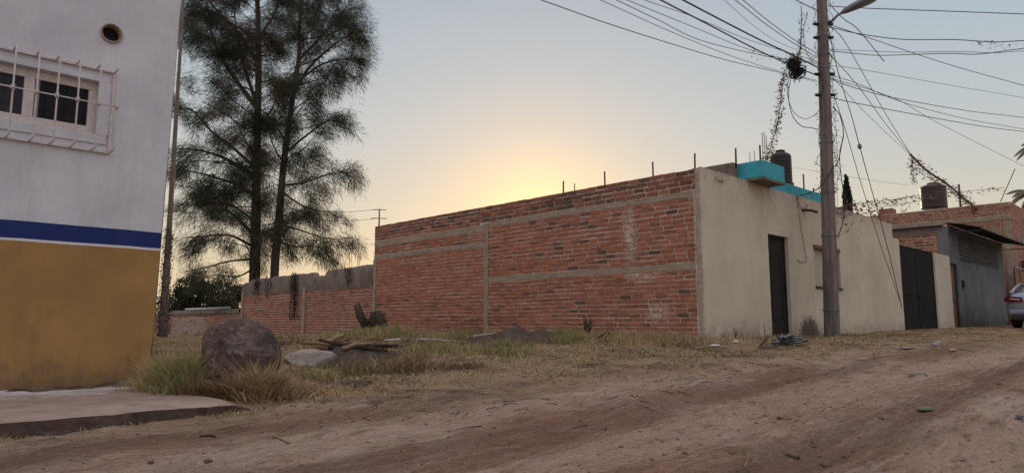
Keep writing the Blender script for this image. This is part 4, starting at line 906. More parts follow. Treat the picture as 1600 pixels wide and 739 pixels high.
# ------------------------------------------------------------ parked car
def car():
    x, y = XY(15.1, 2.35); z = gz(x, y); z = E-.165
    o = thing('parked_car', 'silver sedan parked tail towards us at the right edge beside the grey house', 'car', (x, y, z), ANG)
    # local: x forward, rear bumper at x=0; y left
    def loft(name, st, ring_, mat, sub=2, cap=True):
        m = MB(); vs = []; n = None
        for s in st:
            rg = ring_(*s); n = len(rg); vs += rg
        fs = [(i*n+k, i*n+(k+1) % n, (i+1)*n+(k+1) % n, (i+1)*n+k) for i in range(len(st)-1) for k in range(n)]
        if cap: fs += [tuple(range(n-1, -1, -1)), tuple((len(st)-1)*n+k for k in range(n))]
        m.add(vs, fs, 0, .5, True); ob = m.build(name, mat, o); sb = ob.modifiers.new('s', 'SUBSURF'); sb.levels = sb.render_levels = sub; return ob
    def ring_b(x, w, zt, zb):      # lower body
        pts = [(.0, zb), (w*.8, zb), (w*.96, zb+.08), (w, .52), (w*.985, .74), (w*.93, zt-.06), (w*.80, zt), (.0, zt+.03)]
        rr = [(x, y_, z_) for y_, z_ in pts]+[(x, -y_, z_) for y_, z_ in pts[-2:0:-1]]
        return rr
    loft('body', [(0.0, .74, .80, .36), (.05, .83, .98, .30), (.12, .88, 1.08, .26), (.5, .90, 1.12, .2), (1.2, .905, 1.04, .19), (2.4, .91, 1.02, .19), (3.4, .905, 1.0, .19), (4.2, .88, .90, .2), (4.62, .82, .78, .25), (4.78, .7, .64, .32)], ring_b, M['carpaint'])
    def ring_g(x, w, zt):
        pts = [(0, .98), (w, .98), (w*.93, .98+(zt-.98)*.5), (w*.80, zt-.04), (w*.68, zt), (0, zt+.02)]
        return [(x, y_, z_) for y_, z_ in pts]+[(x, -y_, z_) for y_, z_ in pts[-2:0:-1]]
    loft('cabin_glass', [(.52, .76, 1.06), (.8, .80, 1.2), (1.25, .82, 1.40), (1.9, .83, 1.445), (2.5, .82, 1.43), (3.0, .80, 1.27), (3.5, .76, 1.04)], ring_g, M['carglass'])
    def ring_r(x, w, zt):
        pts = [(0, zt-.03), (w*.72, zt-.05), (w*.80, zt-.03), (w*.70, zt+.012), (0, zt+.035)]
        return [(x, y_, z_) for y_, z_ in pts]+[(x, -y_, z_) for y_, z_ in pts[-2:0:-1]]
    loft('roof', [(1.12, .80, 1.36), (1.3, .82, 1.415), (1.9, .83, 1.455), (2.45, .82, 1.445), (2.7, .80, 1.40)], ring_r, M['carpaint'])
    for s in (1, -1):
        m = MB(); m.tube([(.50, s*.80, 1.08), (.85, s*.74, 1.26), (1.2, s*.66, 1.40)], [.07, .05, .035], 8); m.build('rear_pillar', M['carpaint'], o)
        m = MB(); m.add([(-.012, s*.42, .80), (-.008, s*.45, .94), (.02, s*.78, .985), (.16, s*.895, .96), (.40, s*.915, .93), (.14, s*.905, .83), (.01, s*.80, .80)], [(0, 1, 2, 6), (6, 2, 3, 5), (5, 3, 4)] if s < 0 else [(6, 2, 1, 0), (5, 3, 2, 6), (4, 3, 5)])
        tl = m.build('taillight', M['taillight'], o); sd_ = tl.modifiers.new('s', 'SOLIDIFY'); sd_.thickness = .05; sd_.offset = 0
        m = MB(); m.tube([(-.03, s*.5, .87), (-.026, s*.74, .90)], .014, 6); m.build('lamp_strip', M['white_litter'], tl)
        m = MB(); m.tube([(2.95, s*.9, 1.0), (3.0, s*1.0, 1.04), (2.98, s*1.05, 1.05)], [.03, .08, .05], 8); m.build('mirror', M['carpaint'], o)
    m = MB(); m.box(-.035, .1, -.80, .80, .42, .56); m.build('bumper', M['carpaint'], o, .03)
    m = MB(); m.box(-.025, .1, -.72, .72, .27, .40); m.build('bumper_skirt', M['plastic_dark'], o, .02)
    m = MB(); m.box(-.03, -.012, -.16, .16, .66, .77); m.build('number_plate', M['white_litter'], o)
    m = MB(); m.tube([(.0, -.40, .84), (-.025, 0, .86), (.0, .40, .84)], .015, 6); m.build('chrome_trim', M['alloy'], o)
    for xx_ in (1.05, 3.85):
        for s in (1, -1):
            m = MB(); m.tube([(xx_, s*.70, .325), (xx_, s*.72, .325), (xx_, s*.88, .325), (xx_, s*.90, .325)], [.29, .325, .325, .29], 28); wo = m.build('wheel', M['tyre'], o)
            m = MB(); m.tube([(xx_, s*.89, .325), (xx_, s*.905, .325)], [.2, .19], 20); m.build('rim', M['alloy'], wo)
car()
# ------------------------------------------------------------ trees: casuarinas behind the low wall
def needles_mesh(tufts, name, parent, mat, wid=.0068, seg=2):
    """tufts: array of (x,y,z, dx,dy,dz, count, length, tone)"""
    T_ = np.array(tufts); cnt = T_[:, 6].astype(int); idx = np.repeat(np.arange(len(T_)), cnt); n = len(idx)
    base = T_[idx, :3]+rng.normal(0, .17, (n, 3)); d = T_[idx, 3:6]+rng.normal(0, .62, (n, 3)); d /= np.linalg.norm(d, axis=1, keepdims=True)+1e-6
    L_ = T_[idx, 7]*rng.uniform(.5, 1.25, n); tone = np.clip(T_[idx, 8]+rng.normal(0, .16, n), 0, 1)
    d[:, 2] = d[:, 2]*.8
    mid = base+d*L_[:, None]*.5; d2_ = d.copy(); d2_[:, 2] -= 1.0; d2_ /= np.linalg.norm(d2_, axis=1, keepdims=True); tip = mid+d2_*L_[:, None]*.5
    sdv = np.cross(d, rng.normal(0, 1, (n, 3))); sdv /= np.linalg.norm(sdv, axis=1, keepdims=True)+1e-6; sdv *= (wid*rng.uniform(.6, 1.2, n))[:, None]
    V = np.stack([base-sdv*.6, base+sdv*.6, mid+sdv, mid-sdv, tip], 1).reshape(-1, 3)
    o5 = np.arange(n)*5; F = np.stack([o5, o5+1, o5+2, o5+3, o5+3, o5+2, o5+4], 1).ravel(); S = np.tile([4, 3], n)
    return np_mesh(name, V, F, S, np.repeat(tone, 2), mat, parent)
def interp_path(pts, t):
    t = t*(len(pts)-1); i = min(int(t), len(pts)-2); return pts[i].lerp(pts[i+1], t-i)
def casuarina(label, tp, radii, limbs, Y, nprim, reach, seed, hrange, browns=()):
    random.seed(seed)
    base = tp[0]; root = thing('casuarina_tree', label, 'tree', base, 0, 'tall casuarinas behind the lot wall')
    R = lambda p: p-base
    wood = MB(); tr = [R(p) for p in spline(tp, 6)]; rs = np.interp(np.linspace(0, 1, len(tr)), np.linspace(0, 1, len(radii)), radii)
    wood.tube(tr, list(rs), 12); wood.build('trunk', M['bark'], root)
    bm = MB(); tufts = []
    def spray(path, dens, lenf=1):
        n = max(2, int((path[-1]-path[0]).length*dens))
        for _ in range(n):
            t = random.uniform(.25, 1)**.8; p = interp_path(path, t)
            w0 = p+base
            if float(fbm(w0.x*1.15+w0.y*.5, w0.z*1.3-w0.y*.4, seed+20, 3)) < .36+.04*math.exp(-((p.x)/.6)**2): continue
            dr = (path[-1]-path[0]).normalized()
            tn = .45+random.gauss(0, .13)
            for (bx, bz, br_) in browns:
                w3 = p+base
                if (w3.x-bx)**2+(w3.z-bz)**2 < br_*br_ and random.random() < .75: tn = .95
            tufts.append((p.x, p.y, p.z, dr.x*1.1, dr.y*1.1, dr.z*1.1-.25, random.randint(9, 16), .40*lenf, tn))
    def twig(p, d, ln, r0):
        pts = [p]; q_ = p.copy(); dd = d.copy()
        for k in range(4):
            dd = (dd+Vector((random.gauss(0, .2), random.gauss(0, .2), random.gauss(0, .12)-.20))).normalized(); q_ = q_+dd*ln/4; pts.append(q_.copy())
        bm.tube(pts, [r0, r0*.7, r0*.5, r0*.3, r0*.15], 4, 0, .5, False); return pts
    def branch(p, d, ln, r0, lvl=0):
        pts = [p]; q_ = p.copy(); dd = d.copy(); ns = 6
        for k in range(ns):
            dd = (dd+Vector((random.gauss(0, .14), random.gauss(0, .14), random.gauss(0, .1)+.05-.07*k*.5))).normalized(); q_ = q_+dd*ln/ns; pts.append(q_.copy())
        bm.tube(pts, list(np.linspace(r0, r0*.15, ns+1)), 6, 0, .5, False); deck(pts, ln, r0)
        return pts
    def deck(pts, ln, r0):
        n2 = max(3, int(ln*3.8))
        for _ in range(n2):
            t = random.uniform(.28, 1); p2 = interp_path(pts, t); dm_ = (pts[-1]-pts[0]).normalized()
            sd_ = Vector((random.gauss(0, 1), random.gauss(0, 1), random.gauss(.1, .55))).normalized(); d2_ = (dm_*.7+sd_*.9).normalized()
            l2 = random.uniform(.6, 1.4)*(1.25-t*.5); tw = twig(p2, d2_, l2, max(.006, r0*.22)); spray(tw, 15)
        spray(pts[2:], 6.0)
    for lm in limbs:                                  # the large limbs one can tell apart
        pts = [R(P(x_, y_, Y+dy)) for x_, y_, dy in lm[0]]; sm_ = spline(pts, 5); r0 = lm[1]
        bm.tube(sm_, list(np.linspace(r0, r0*.2, len(sm_))), 7, 0, .5, False); ln = sum((sm_[i+1]-sm_[i]).length for i in range(len(sm_)-1)); deck(sm_, ln*1.15, r0)
    for i in range(nprim):
        t = hrange[0]+(hrange[1]-hrange[0])*(i+random.random())/nprim; p = interp_path(tr, t); an = random.uniform(0, 2*math.pi)
        dx, dy = math.cos(an), math.sin(an); rch = reach(t, dx)*(.75 if t < .3 else 1)*random.uniform(.65, 1.15)
        if rch < .5: continue
        branch(p, Vector((dx, dy, random.uniform(.15, .75))).normalized(), rch, .012+.008*rch)
    bm.build('branches', M['bark'], root); needles_mesh(tufts, 'crown', root, M['needle']); print(label, 'tufts', len(tufts))
YT = 28.0
t1 = [P(397, 520, YT), P(398, 430, YT), P(400, 330, YT), P(401, 250, YT), P(403, 165, YT), P(404, 80, YT), P(402, 0, YT), P(398, -90, YT), P(396, -200, YT)]
t1r = [.26, .22, .19, .165, .14, .12, .10, .07, .02]
l1 = [([(400, 168, 0), (372, 130, -.3), (345, 90, -.6), (330, 50, -.8), (322, 5, -.9)], .11), ([(402, 165, 0), (385, 115, .4), (372, 60, .8), (365, 10, 1)], .09),
      ([(397, 275, 0), (370, 258, -.5), (345, 245, -.9), (315, 236, -1.2), (285, 232, -1.4)], .10), ([(396, 305, 0), (368, 288, .5), (335, 277, .9), (300, 268, 1.2), (275, 265, 1.4)], .07),
      ([(395, 366, 0), (370, 340, -.6), (345, 322, -1.0), (318, 300, -1.5), (300, 280, -1.8)], .07), ([(398, 262, 0), (365, 232, .8), (330, 205, 1.4), (300, 172, 1.8), (278, 172, 2)], .08),
      ([(395, 385, 0), (360, 368, -.8), (325, 368, -1.2), (292, 372, -1.6)], .06), ([(396, 405, 0), (360, 408, .3), (320, 418, .5), (288, 425, .7)], .05), ([(396, 420, 0), (370, 432, -.8), (335, 430, -1.2), (300, 440, -1.6)], .04), ([(397, 345, 0), (360, 320, 1.2), (320, 318, 1.7), (280, 322, 2.1)], .05),
      ([(403, 100, 0), (375, 55, -.5), (335, 12, -1), (300, -30, -1.2)], .09), ([(404, 60, 0), (430, 20, .4), (445, -30, .6)], .06), ([(404, 200, 0), (425, 170, -.7), (440, 130, -1)], .05), ([(400, 60, 0), (350, 30, 1), (300, 10, 1.5), (270, 30, 2)], .06)]
hx = lambda px_, py_: (P(px_, py_, YT).x, P(px_, py_, YT).z)
br1 = [(*hx(425, 130), 1.0), (*hx(400, 40), .9), (*hx(390, 210), .6)]
casuarina('tall dark casuarina, the left one with the straight trunk behind the low wall', t1, t1r, l1, YT, 76, lambda t, dx: (3.4 if dx < 0 else 1.5)*(1 if t < .8 else .8), 5, (.155, .97), br1)
t2 = [P(428, 520, YT-.4), P(429, 425, YT-.4), P(436, 340, YT-.4), P(444, 250, YT-.4), P(455, 170, YT-.4), (P(467, 90, YT-.4)), P(468, 40, YT-.4), P(475, -40, YT-.4), P(485, -150, YT-.4)]
t2r = [.19, .17, .15, .13, .105, .085, .065, .05, .02]
l2 = [([(458, 150, 0), (480, 110, -.5), (510, 80, -1), (545, 55, -1.3), (568, 50, -1.4)], .07), ([(466, 95, 0), (500, 60, .6), (535, 20, 1), (555, -10, 1.2)], .06), ([(462, 130, 0), (505, 100, .3), (550, 92, .5), (580, 98, .6)], .05),
      ([(446, 240, 0), (475, 215, .6), (510, 190, 1), (540, 178, 1.2)], .06), ([(440, 290, 0), (475, 285, -.8), (515, 272, -1.2), (548, 270, -1.4)], .05), ([(436, 350, 0), (470, 360, .4), (510, 372, .6), (550, 372, .7)], .045),
      ([(432, 375, 0), (460, 385, -.6), (495, 385, -1), (520, 405, -1.1)], .045), ([(443, 255, 0), (425, 222, -.6), (418, 180, -.8)], .04), ([(441, 300, 0), (470, 320, 1), (500, 330, 1.3), (528, 330, 1.4)], .045), ([(468, 60, 0), (450, 20, -.4), (445, -20, -.4)], .04)]
casuarina('tall casuarina leaning right, its thinner trunk nearest the brick house', t2, t2r, l2, YT-.4, 66, lambda t, dx: (2.5 if dx > 0 else 1.0)*(1 if t < .8 else .8), 9, (.13, .97))
random.seed(21)
# dark leafy bush behind the far wall
def leaf_crown(name, parent, centers, n, size, mat, tone=(0, 1), asp=.5):
    C_ = np.array(centers); pick = rng.integers(0, len(C_), n); g_ = rng.normal(0, 1, (n, 3)); g_ /= np.linalg.norm(g_, axis=1, keepdims=True); rr = rng.uniform(.25, 1, n)**.5
    c = C_[pick, :3]+g_*rr[:, None]*C_[pick, 3:4]*np.array([1, 1, .8])
    a = rng.normal(0, 1, (n, 3)); a /= np.linalg.norm(a, axis=1, keepdims=True); b = np.cross(a, rng.normal(0, 1, (n, 3))); b /= np.linalg.norm(b, axis=1, keepdims=True)
    s = size*rng.uniform(.5, 1.4, n)[:, None]; V = np.stack([c-a*s, c-b*s*asp, c+a*s, c+b*s*asp], 1).reshape(-1, 3); o4 = np.arange(n)*4
    return np_mesh(name, V, (o4[:, None]+np.arange(4)).ravel(), np.full(n, 4), rng.uniform(tone[0], tone[1], n)*.8+.2*rng.random(n), mat, parent)
for (bx, Y, nb, hgt, lab) in ((322, 35, 17, 2.6, 'dark leafy bush behind the far low wall under the casuarinas'), (366, 34, 9, 2.4, 'smaller lighter bush beside the left casuarina trunk behind the wall'), (280, 37, 8, 1.9, 'small dark bush next to the mossy post behind the far wall'), (345, 36, 11, 1.9, 'low dark bush filling the gap between the two larger bushes')):
    b0 = P(bx, 505, Y); o = thing('bush', lab, 'bush', (b0.x, b0.y, b0.z-.8)); cs = [(random.uniform(-1.2, 1.2)*nb/14, random.uniform(-.8, .8), random.uniform(.3, hgt), random.uniform(.35, .7)) for _ in range(nb)]
    leaf_crown('foliage', o, cs, nb*620, .07, M['bush'])
    sm_ = MB()
    for c in cs: sm_.tube([(0, 0, -.6), (c[0]*.5, c[1]*.5, c[2]*.4), c[:3]], [.05, .03, .012], 5)
    sm_.build('stems', M['bark'], o)
# mossy post between the painted building and the trees
pa = P(255.5, 500, 13); pb = P(283, -20, 13)
o = thing('mossy_post', 'slim post covered with dark moss close beside the painted building', 'post', (pa.x, pa.y, pa.z-.9))
m = MB(); hgt = pb.z-pa.z; zs = np.linspace(-.4, hgt+.6, 30); m.tube([(0, 0, z+.5) for z in zs], [.085-.017*max(0, min(z, 2.2))-.005*max(0, z-2.2) for z in zs], 12); m.build('post_shaft', weathered('brown_post', (.20, .155, .13), (.13, .10, .085), (.05, .038, .033), 4, .6, .9, .7), o)
m = MB(); leaves(m, [Vector((0, 0, .4)), Vector((0, 0, 1.2)), Vector((0, 0, 2.6))], 3800, .045, .02); m.build('moss', M['darkvine'], o)
# cypress and palms far right
cp = P(1326, 345, 34); ch = P(1326, 274, 34).z-cp.z
o = thing('cypress_tree', 'slender dark cypress tip rising behind the beige house right of the pole', 'tree', (cp.x, cp.y, ZB))
m = MB(); m.tube([(0, 0, -.3), (0, 0, cp.z-ZB+ch*.7)], [.14, .04], 8); m.build('trunk', M['bark'], o)
zz_ = cp.z-ZB; leaf_crown('crown', o, [(random.uniform(-.03, .03), 0, z, .20*min(1, (zz_+ch+.05-z)/1.1)+.03) for z in np.linspace(2.5, zz_+ch, 90)], 26000, .05, M['cypress'])
def palm(px, py, Y, label, n, fl, seed):
    random.seed(seed); c = P(px, py, Y); o = thing('palm_tree', label, 'tree', (c.x, c.y, ZB), 0); hh = c.z-ZB
    m = MB(); m.tube([(0, 0, -.3), (.1, 0, hh*.5), (0, 0, hh)], [.2, .15, .12], 10); m.build('trunk', M['bark'], o)
    f = MB(); st_ = MB()
    for i in range(n):
        an = 2*math.pi*(i+random.random()*.6)/n; el = random.uniform(-.1, 1.0); d = Vector((math.cos(an)*math.cos(el), math.sin(an)*math.cos(el), math.sin(el))); p = Vector((0, 0, hh)); pts = [p.copy()]
        for k_ in range(10): d = (d+Vector((0, 0, -.14))).normalized(); p = p+d*fl/10; pts.append(p.copy())
        st_.tube(pts, list(np.linspace(.02, .006, 11)), 4); arr = []; tn = []
        for k_ in range(90):
            t = .12+.88*k_/90; b_ = interp_path(pts, t); tg = (interp_path(pts, min(1, t+.05))-interp_path(pts, max(0, t-.05))).normalized(); s = tg.cross(Vector((0, 0, 1))); s = s.normalized() if s.length > .01 else Vector((1, 0, 0))
            for sg in (-1, 1):
                ln = fl*.22*math.sin(math.pi*min(.98, .15+t*.8)); dd = (s*sg*.8+tg*.5+Vector((0, 0, -.55+random.gauss(0, .1)))).normalized(); w_ = tg*.016
                tip = b_+dd*ln+Vector((0, 0, -.1*ln)); arr.append([b_-w_, b_+w_, tip+w_*.3, tip-w_*.3]); tn.append(random.random())
        f.quads(np.array([[tuple(v) for v in a_] for a_ in arr]), tn)
    f.build('fronds', M['palm'], o); st_.build('frond_stems', M['palm'], o)
palm(1613, 302, 46, 'palm crown just above the brick building at the right edge', 15, 1.7, 3)
palm(1622, 226, 52, 'taller palm whose drooping frond hangs in at the right edge', 13, 1.9, 4)
# transmission pylon far away
pb = P(592, 362, 95); pt = P(592, 326, 95); o = thing('power_pylon', 'tiny distant power pole with two crossarms above the left end of the brick wall', 'pylon', (pb.x, pb.y, .4))
h0 = pt.z-.4; m = MB(); m.tube([(0, 0, -.2), (0, 0, h0)], [.28, .1], 8); m.build('mast', M['galv'], o)
for dz, w_ in ((.15, .95), (1.35, 1.1)):
    m = MB(); m.tube([(-w_, 0, h0-dz), (w_, 0, h0-dz-.05)], .06, 5); m.build('crossarm', M['galv'], o)
for py_, lab in ((327, 'upper faint wire running left from the distant power pole'), (341, 'lower faint wire running left from the distant power pole')): cable([(591, py_, 95), (560, py_+3, 97), (520, py_+4, 100), (440, py_-1, 106)], lab, .03, 'cable_grey', ext=.5)
# ------------------------------------------------------------ boulders
def boulder(name, label, center, size, seed, mat, flat=0, cuts=5, sub=5):
    rs_ = random.Random(seed); import bmesh
    bm = bmesh.new(); bmesh.ops.create_icosphere(bm, subdivisions=sub, radius=1)
    pl = []
    for _ in range(cuts*3):
        n_ = Vector((rs_.gauss(0, 1), rs_.gauss(0, 1), rs_.gauss(0, .8))).normalized(); pl.append((n_, rs_.uniform(.68, .95)))
    for v in bm.verts:
        p = v.co.copy()
        for n_, d_ in pl:
            e_ = p.dot(n_)-d_
            if e_ > 0: p -= n_*e_*.97
        n1 = float(fbm(p.x*1.6+seed, p.y*1.6+p.z*1.3, seed))-.5; n2 = float(fbm(p.x*5+seed, p.y*5+p.z*4, seed+3))-.5
        n3 = float(fbm(p.x*14+seed, p.y*14+p.z*11, seed+5))-.5; n4 = abs(float(fbm(p.x*3+9, p.z*3+p.y*2, seed+8))-.5); p *= 1+.24*n1+.17*n2+.07*n3-.05*math.exp(-(n4/.02)**2); v.co = Vector((p.x*size[0], p.y*size[1], p.z*size[2]))
    me = bpy.data.meshes.new(name); bm.to_mesh(me); bm.free(); me.materials.append(mat)
    me.polygons.foreach_set('use_smooth', [True]*len(me.polygons)); o = link(name, me, None, center); tag(o, label, 'rock'); return o
RB = P(366, 600, 6.75); RBz = gz(RB.x, RB.y)
boulder('boulder', 'large purple grey boulder beside the grass clump at the corner of the painted building', (RB.x, RB.y, RBz+.25), (.425, .39, .41), 41, M['rock'], cuts=5, sub=6)
sb_ = ground_hit(479, 574)
boulder('boulder', 'pale low stone lying in the lot right of the large boulder', (sb_.x, sb_.y+.15, sb_.z+.06), (.37, .26, .17), 23, M['stone'], sub=4)
def rel_ground(px, py): return ground_hit(px, py)
# soil mounds
def mound(name, label, px, py, rx, ry, h, mat, cat, seed):
    c = ground_hit(px, py); m = MB(); n = 46; vs = []
    for j in range(n+1):
        for i in range(n+1):
            u, v = -1+2*i/n, -1+2*j/n; rr = math.hypot(u, v); q_ = D2*u*rx+NN*v*ry; x, y = c.x+q_[0], c.y+q_[1]
            e_ = max(0, 1-rr)**.8; z = float(hz(np.array([x]), np.array([y]))[0]); nn_ = float(fbm(x*3.5, y*3.5, seed, 5))
            vs.append((x, y, z-.03+h*e_*(.55+.9*nn_)+.05*e_*(float(vnoise(x*16, y*16, seed))-.5)))
    m.add(vs, [(j*(n+1)+i, j*(n+1)+i+1, (j+1)*(n+1)+i+1, (j+1)*(n+1)+i) for j in range(n) for i in range(n)], 0, .5, True); o = m.build(name, mat); tag(o, label, cat); return c
mound('soil_mound', 'dark soil heap against the foot of the brick wall', 812, 534, 1.25, .7, .26, M['soil'], 'soil heap', 5)
mound('soil_mound', 'dark heap of soil and dead roots right of the pale stone', 548, 562, .85, .5, .22, M['soil'], 'soil heap', 6)
# stump cluster
sc_ = ground_hit(582, 530); sY = 13.2; sc_ = P(582, 524, sY); so_z = gz(sc_.x, sc_.y)
ST = thing('tree_stump', 'burnt many stemmed tree stump standing in front of the brick wall', 'tree stump', (sc_.x, sc_.y, so_z)); zt = lambda py: P(582, py, sY).z-so_z
def pxs(px): return P(px, 500, sY).x-sc_.x
sm_ = MB(); sm_.tube([(pxs(576), .0, -.12), (pxs(570), .02, .18), (pxs(562), .02, zt(492)), (pxs(557), .03, zt(476))], [.10, .088, .08, .062], 10); sm_.tube([(pxs(557), .03, zt(477)), (pxs(561), .03, zt(472))], [.03, .006], 5); sm_.build('leaning_stem', M['stump'], ST)
for px, pt_, r_ in ((583, 487, .05), (590, 485, .06), (596, 488, .055), (601, 498, .045), (588, 497, .07), (578, 500, .04), (604, 507, .03), (593, 494, .05)):
    sm_ = MB(); ox = random.uniform(-.08, .1); tp_ = Vector((pxs(px)+.01, ox, zt(pt_))); b_ = Vector((pxs(584+(px-590)*.35), ox*.5, -.12)); sm_.tube([b_, b_.lerp(tp_, .5)+Vector((random.gauss(0, .012), 0, 0)), tp_], [r_*1.35, r_*1.1, r_*.9], 9); so_ = sm_.build('stem', M['stump'], ST)
    if px in (583, 590, 596): sm_ = MB(); sm_.tube([tp_+Vector((-.012, -.0, -.03)), tp_+Vector((0, 0, .018))], [r_*.85, r_*.55], 9); sm_.build('cut_end', M['cutwood'], so_)
sm_ = MB()
for _ in range(70):
    a = random.uniform(0, 6.28); r_ = random.uniform(.03, .16); d = Vector((math.cos(a)*.3, math.sin(a)*.3, random.uniform(.5, 1))); b_ = Vector((math.cos(a)*r_+.04, math.sin(a)*r_, 0)); sm_.tube([b_, b_+d*random.uniform(.1, .42)], [.012, .002], 4)
sm_.build('shoots', M['stump'], ST)
# ------------------------------------------------------------ grass and straw
def blades(name, pts, hgt, bend, tone, wid, label=None, kind='stuff', parent=None, mat=None, cat=None, lift=0):
    n = len(pts); x, y = pts[:, 0], pts[:, 1]; z = hz(x, y)-.008+lift
    a = rng.uniform(0, 2*np.pi, n); d = np.stack([np.cos(a), np.sin(a)], 1); be = bend*rng.uniform(.3, 1.5, n); be = be if np.ndim(be) else np.full(n, be)
    b = np.stack([x, y, z], 1); up = np.stack([d[:, 0]*be, d[:, 1]*be, np.ones(n)], 1); up /= np.linalg.norm(up, axis=1, keepdims=True)
    mid = b+up*(hgt*.55)[:, None]; up2 = np.stack([d[:, 0]*be*2.6, d[:, 1]*be*2.6, np.ones(n)*.75], 1); up2 /= np.linalg.norm(up2, axis=1, keepdims=True); tip = mid+up2*(hgt*.5)[:, None]
    a2 = rng.uniform(0, 2*np.pi, n); s = np.stack([np.cos(a2), np.sin(a2), np.zeros(n)], 1)*(wid*rng.uniform(.6, 1.3, n))[:, None]
    V = np.stack([b-s, b+s, mid+s*.8, mid-s*.8, tip], 1).reshape(-1, 3); o5 = np.arange(n)*5
    F = np.stack([o5, o5+1, o5+2, o5+3, o5+3, o5+2, o5+4], 1).ravel()
    o = np_mesh(name, V, F, np.tile([4, 3], n), np.repeat(tone, 2), mat or M['grass'], parent)
    if not parent: tag(o, label, cat, None, kind)
    return o
def scatter(n, q0, q1, r0, r1):
    q_ = rng.uniform(q0, q1, n); r_ = rng.uniform(r0, r1, n); xy = CC[None, :]+q_[:, None]*D2+r_[:, None]*NN; return xy, q_, r_
def keep_lot(xy, q_, r_):
    k_ = ~((q_ > -.02) & (r_ < .03)); k_ &= ~((q_ < -8.2) & (r_ < .75)); k_ &= xy[:, 1] > 2.2; return k_
xy, q_, r_ = scatter(760000, -8.6, 13, -7.5, 4.4)
k_ = keep_lot(xy, q_, r_); ed = r_-verge_edge(q_)
wtgt = (1-sstep(-1.3, .3, ed+1.3*(fbm(xy[:, 0]*1.2, xy[:, 1]*1.2, 31)-.5)))
cl = fbm(xy[:, 0]*2.3, xy[:, 1]*2.3, 40, 4); clump = sstep(.485, .60, cl)
green_zone = np.exp(-((q_+2.6)/3.8)**2-((r_+3.2)/2.3)**2)+.75*np.exp(-((r_+.9)/.8)**2)*(q_ < 0)*(q_ > -7)+.45*np.exp(-((q_+8)/1.0)**2-((r_-.8)/.6)**2)
pr_ = wtgt*(.06+1.0*clump)*(.45+.75*np.clip(green_zone, 0, 1)); k_ &= rng.random(len(q_)) < pr_*.8
xy, cl, gz_, q_, r_ = xy[k_], cl[k_], green_zone[k_], q_[k_], r_[k_]; n = len(xy); print('grass blades', n)
gn = fbm(xy[:, 0]*1.5, xy[:, 1]*1.5, 77)
isg = rng.random(n) < np.clip((gn-.46)*3, 0, 1)*np.clip(gz_*1.5, .03, 1)
tone = np.where(isg, rng.uniform(.6, 1, n), rng.uniform(.08, .58, n)*np.clip(.55+.9*(gn), .5, 1.15)); hg = (.5+1.3*sstep(.4, .7, fbm(xy[:, 0]*3.1, xy[:, 1]*3.1, 55, 3)))*(.03+.13*np.clip(gz_, 0, 1)*rng.random(n)**1.3+.04*rng.random(n))*(1+.5*isg)
burnt = sstep(.50, .58, fbm(xy[:, 0]*1.3+4, xy[:, 1]*1.3, 19))*(q_ > -6.5); tone = np.where(rng.random(n) < burnt*.75, rng.uniform(0, .10, n), tone); tone = np.clip(tone, 0, 1)
blades('verge_grass', xy, hg, np.full(n, .75), tone, .0032*rng.choice([.7, 1, 1.8], n), 'dry and green grass covering the vacant lot and road verge')
# flattened straw
xy, q_, r_ = scatter(520000, -8.6, 16, -6, 6.2); k_ = keep_lot(xy, q_, r_); ed = r_-verge_edge(q_)
sw_ = (1-sstep(-.6, 1.2, ed+1.8*(fbm(xy[:, 0]*.9, xy[:, 1]*.9, 12)-.5)))*(.25+.9*sstep(.4, .62, fbm(xy[:, 0]*1.8, xy[:, 1]*1.8, 62)))+.012
k_ &= rng.random(len(q_)) < sw_*.5; xy = xy[k_]; n = len(xy); print('straw', n)
blades('straw', xy, rng.uniform(.03, .14, n), np.full(n, 6.0), np.clip(rng.beta(3, 2.4, n)*.62, 0, 1), .0024, 'flattened yellow straw lying on the verge and road edge', lift=.006)
xy, q_, r_ = scatter(60000, -8.4, 8, -6, 2.2); k_ = keep_lot(xy, q_, r_); k_ &= rng.random(len(q_)) < sstep(.50, .62, fbm(xy[:, 0]*1.9, xy[:, 1]*1.9, 121))*(1-sstep(-.6, .2, r_-verge_edge(q_)))*.5
xy = xy[k_]; n = len(xy)
blades('broad_weeds', xy, rng.uniform(.03, .10, n), np.full(n, 1.3), np.where(rng.random(n) < .55, rng.uniform(.62, 1, n), rng.uniform(.05, .4, n)), .010, 'low broad leaved weeds mixed into the lot grass')
# green long grass clump and dry tangle around the boulder
def clump_pts(px, py, Y, sx, sy, n):
    c = P(px, py, Y); return np.stack([c.x+rng.normal(0, sx, n), c.y+rng.normal(0, sy, n)], 1)
def clump(name, label, cat, px, Y, sx, sy, n, h, bend, t0, t1, wid=.003, mat=None):
    p_ = clump_pts(px, 600, Y, sx, sy, n); c = p_.mean(0); dist = np.hypot((p_[:, 0]-c[0])/sx, (p_[:, 1]-c[1])/sy)
    o = blades(name, p_, h*rng.uniform(.45, 1.15, n)*np.clip(1.25-.3*dist, .35, 1.2), bend*(.5+.5*dist), np.clip(rng.uniform(t0, t1, n)+.25*(rng.random(n)<.12)*-1, 0, 1), wid*rng.choice([.7, 1, 1.7], n), label, None, None, mat, cat)
    return o
clump('grass_clump', 'bushy clump of long green grass between the painted building and the boulder', 'grass clump', 290, 6.55, .12, .13, 3200, .40, .36, .5, .95)
clump('grass_clump', 'yellowed grass tuft leaning against the corner of the painted building', 'grass clump', 256, 6.75, .11, .12, 2200, .38, .45, .3, .75)
clump('grass_clump', 'dark low tangle of grass in front of the large boulder', 'grass clump', 340, 6.3, .20, .08, 3800, .22, 1.1, .0, .25)
clump('grass_clump', 'dry straw tangle on the right flank of the large boulder', 'grass clump', 412, 6.4, .14, .14, 3400, .36, .9, .0, .55)
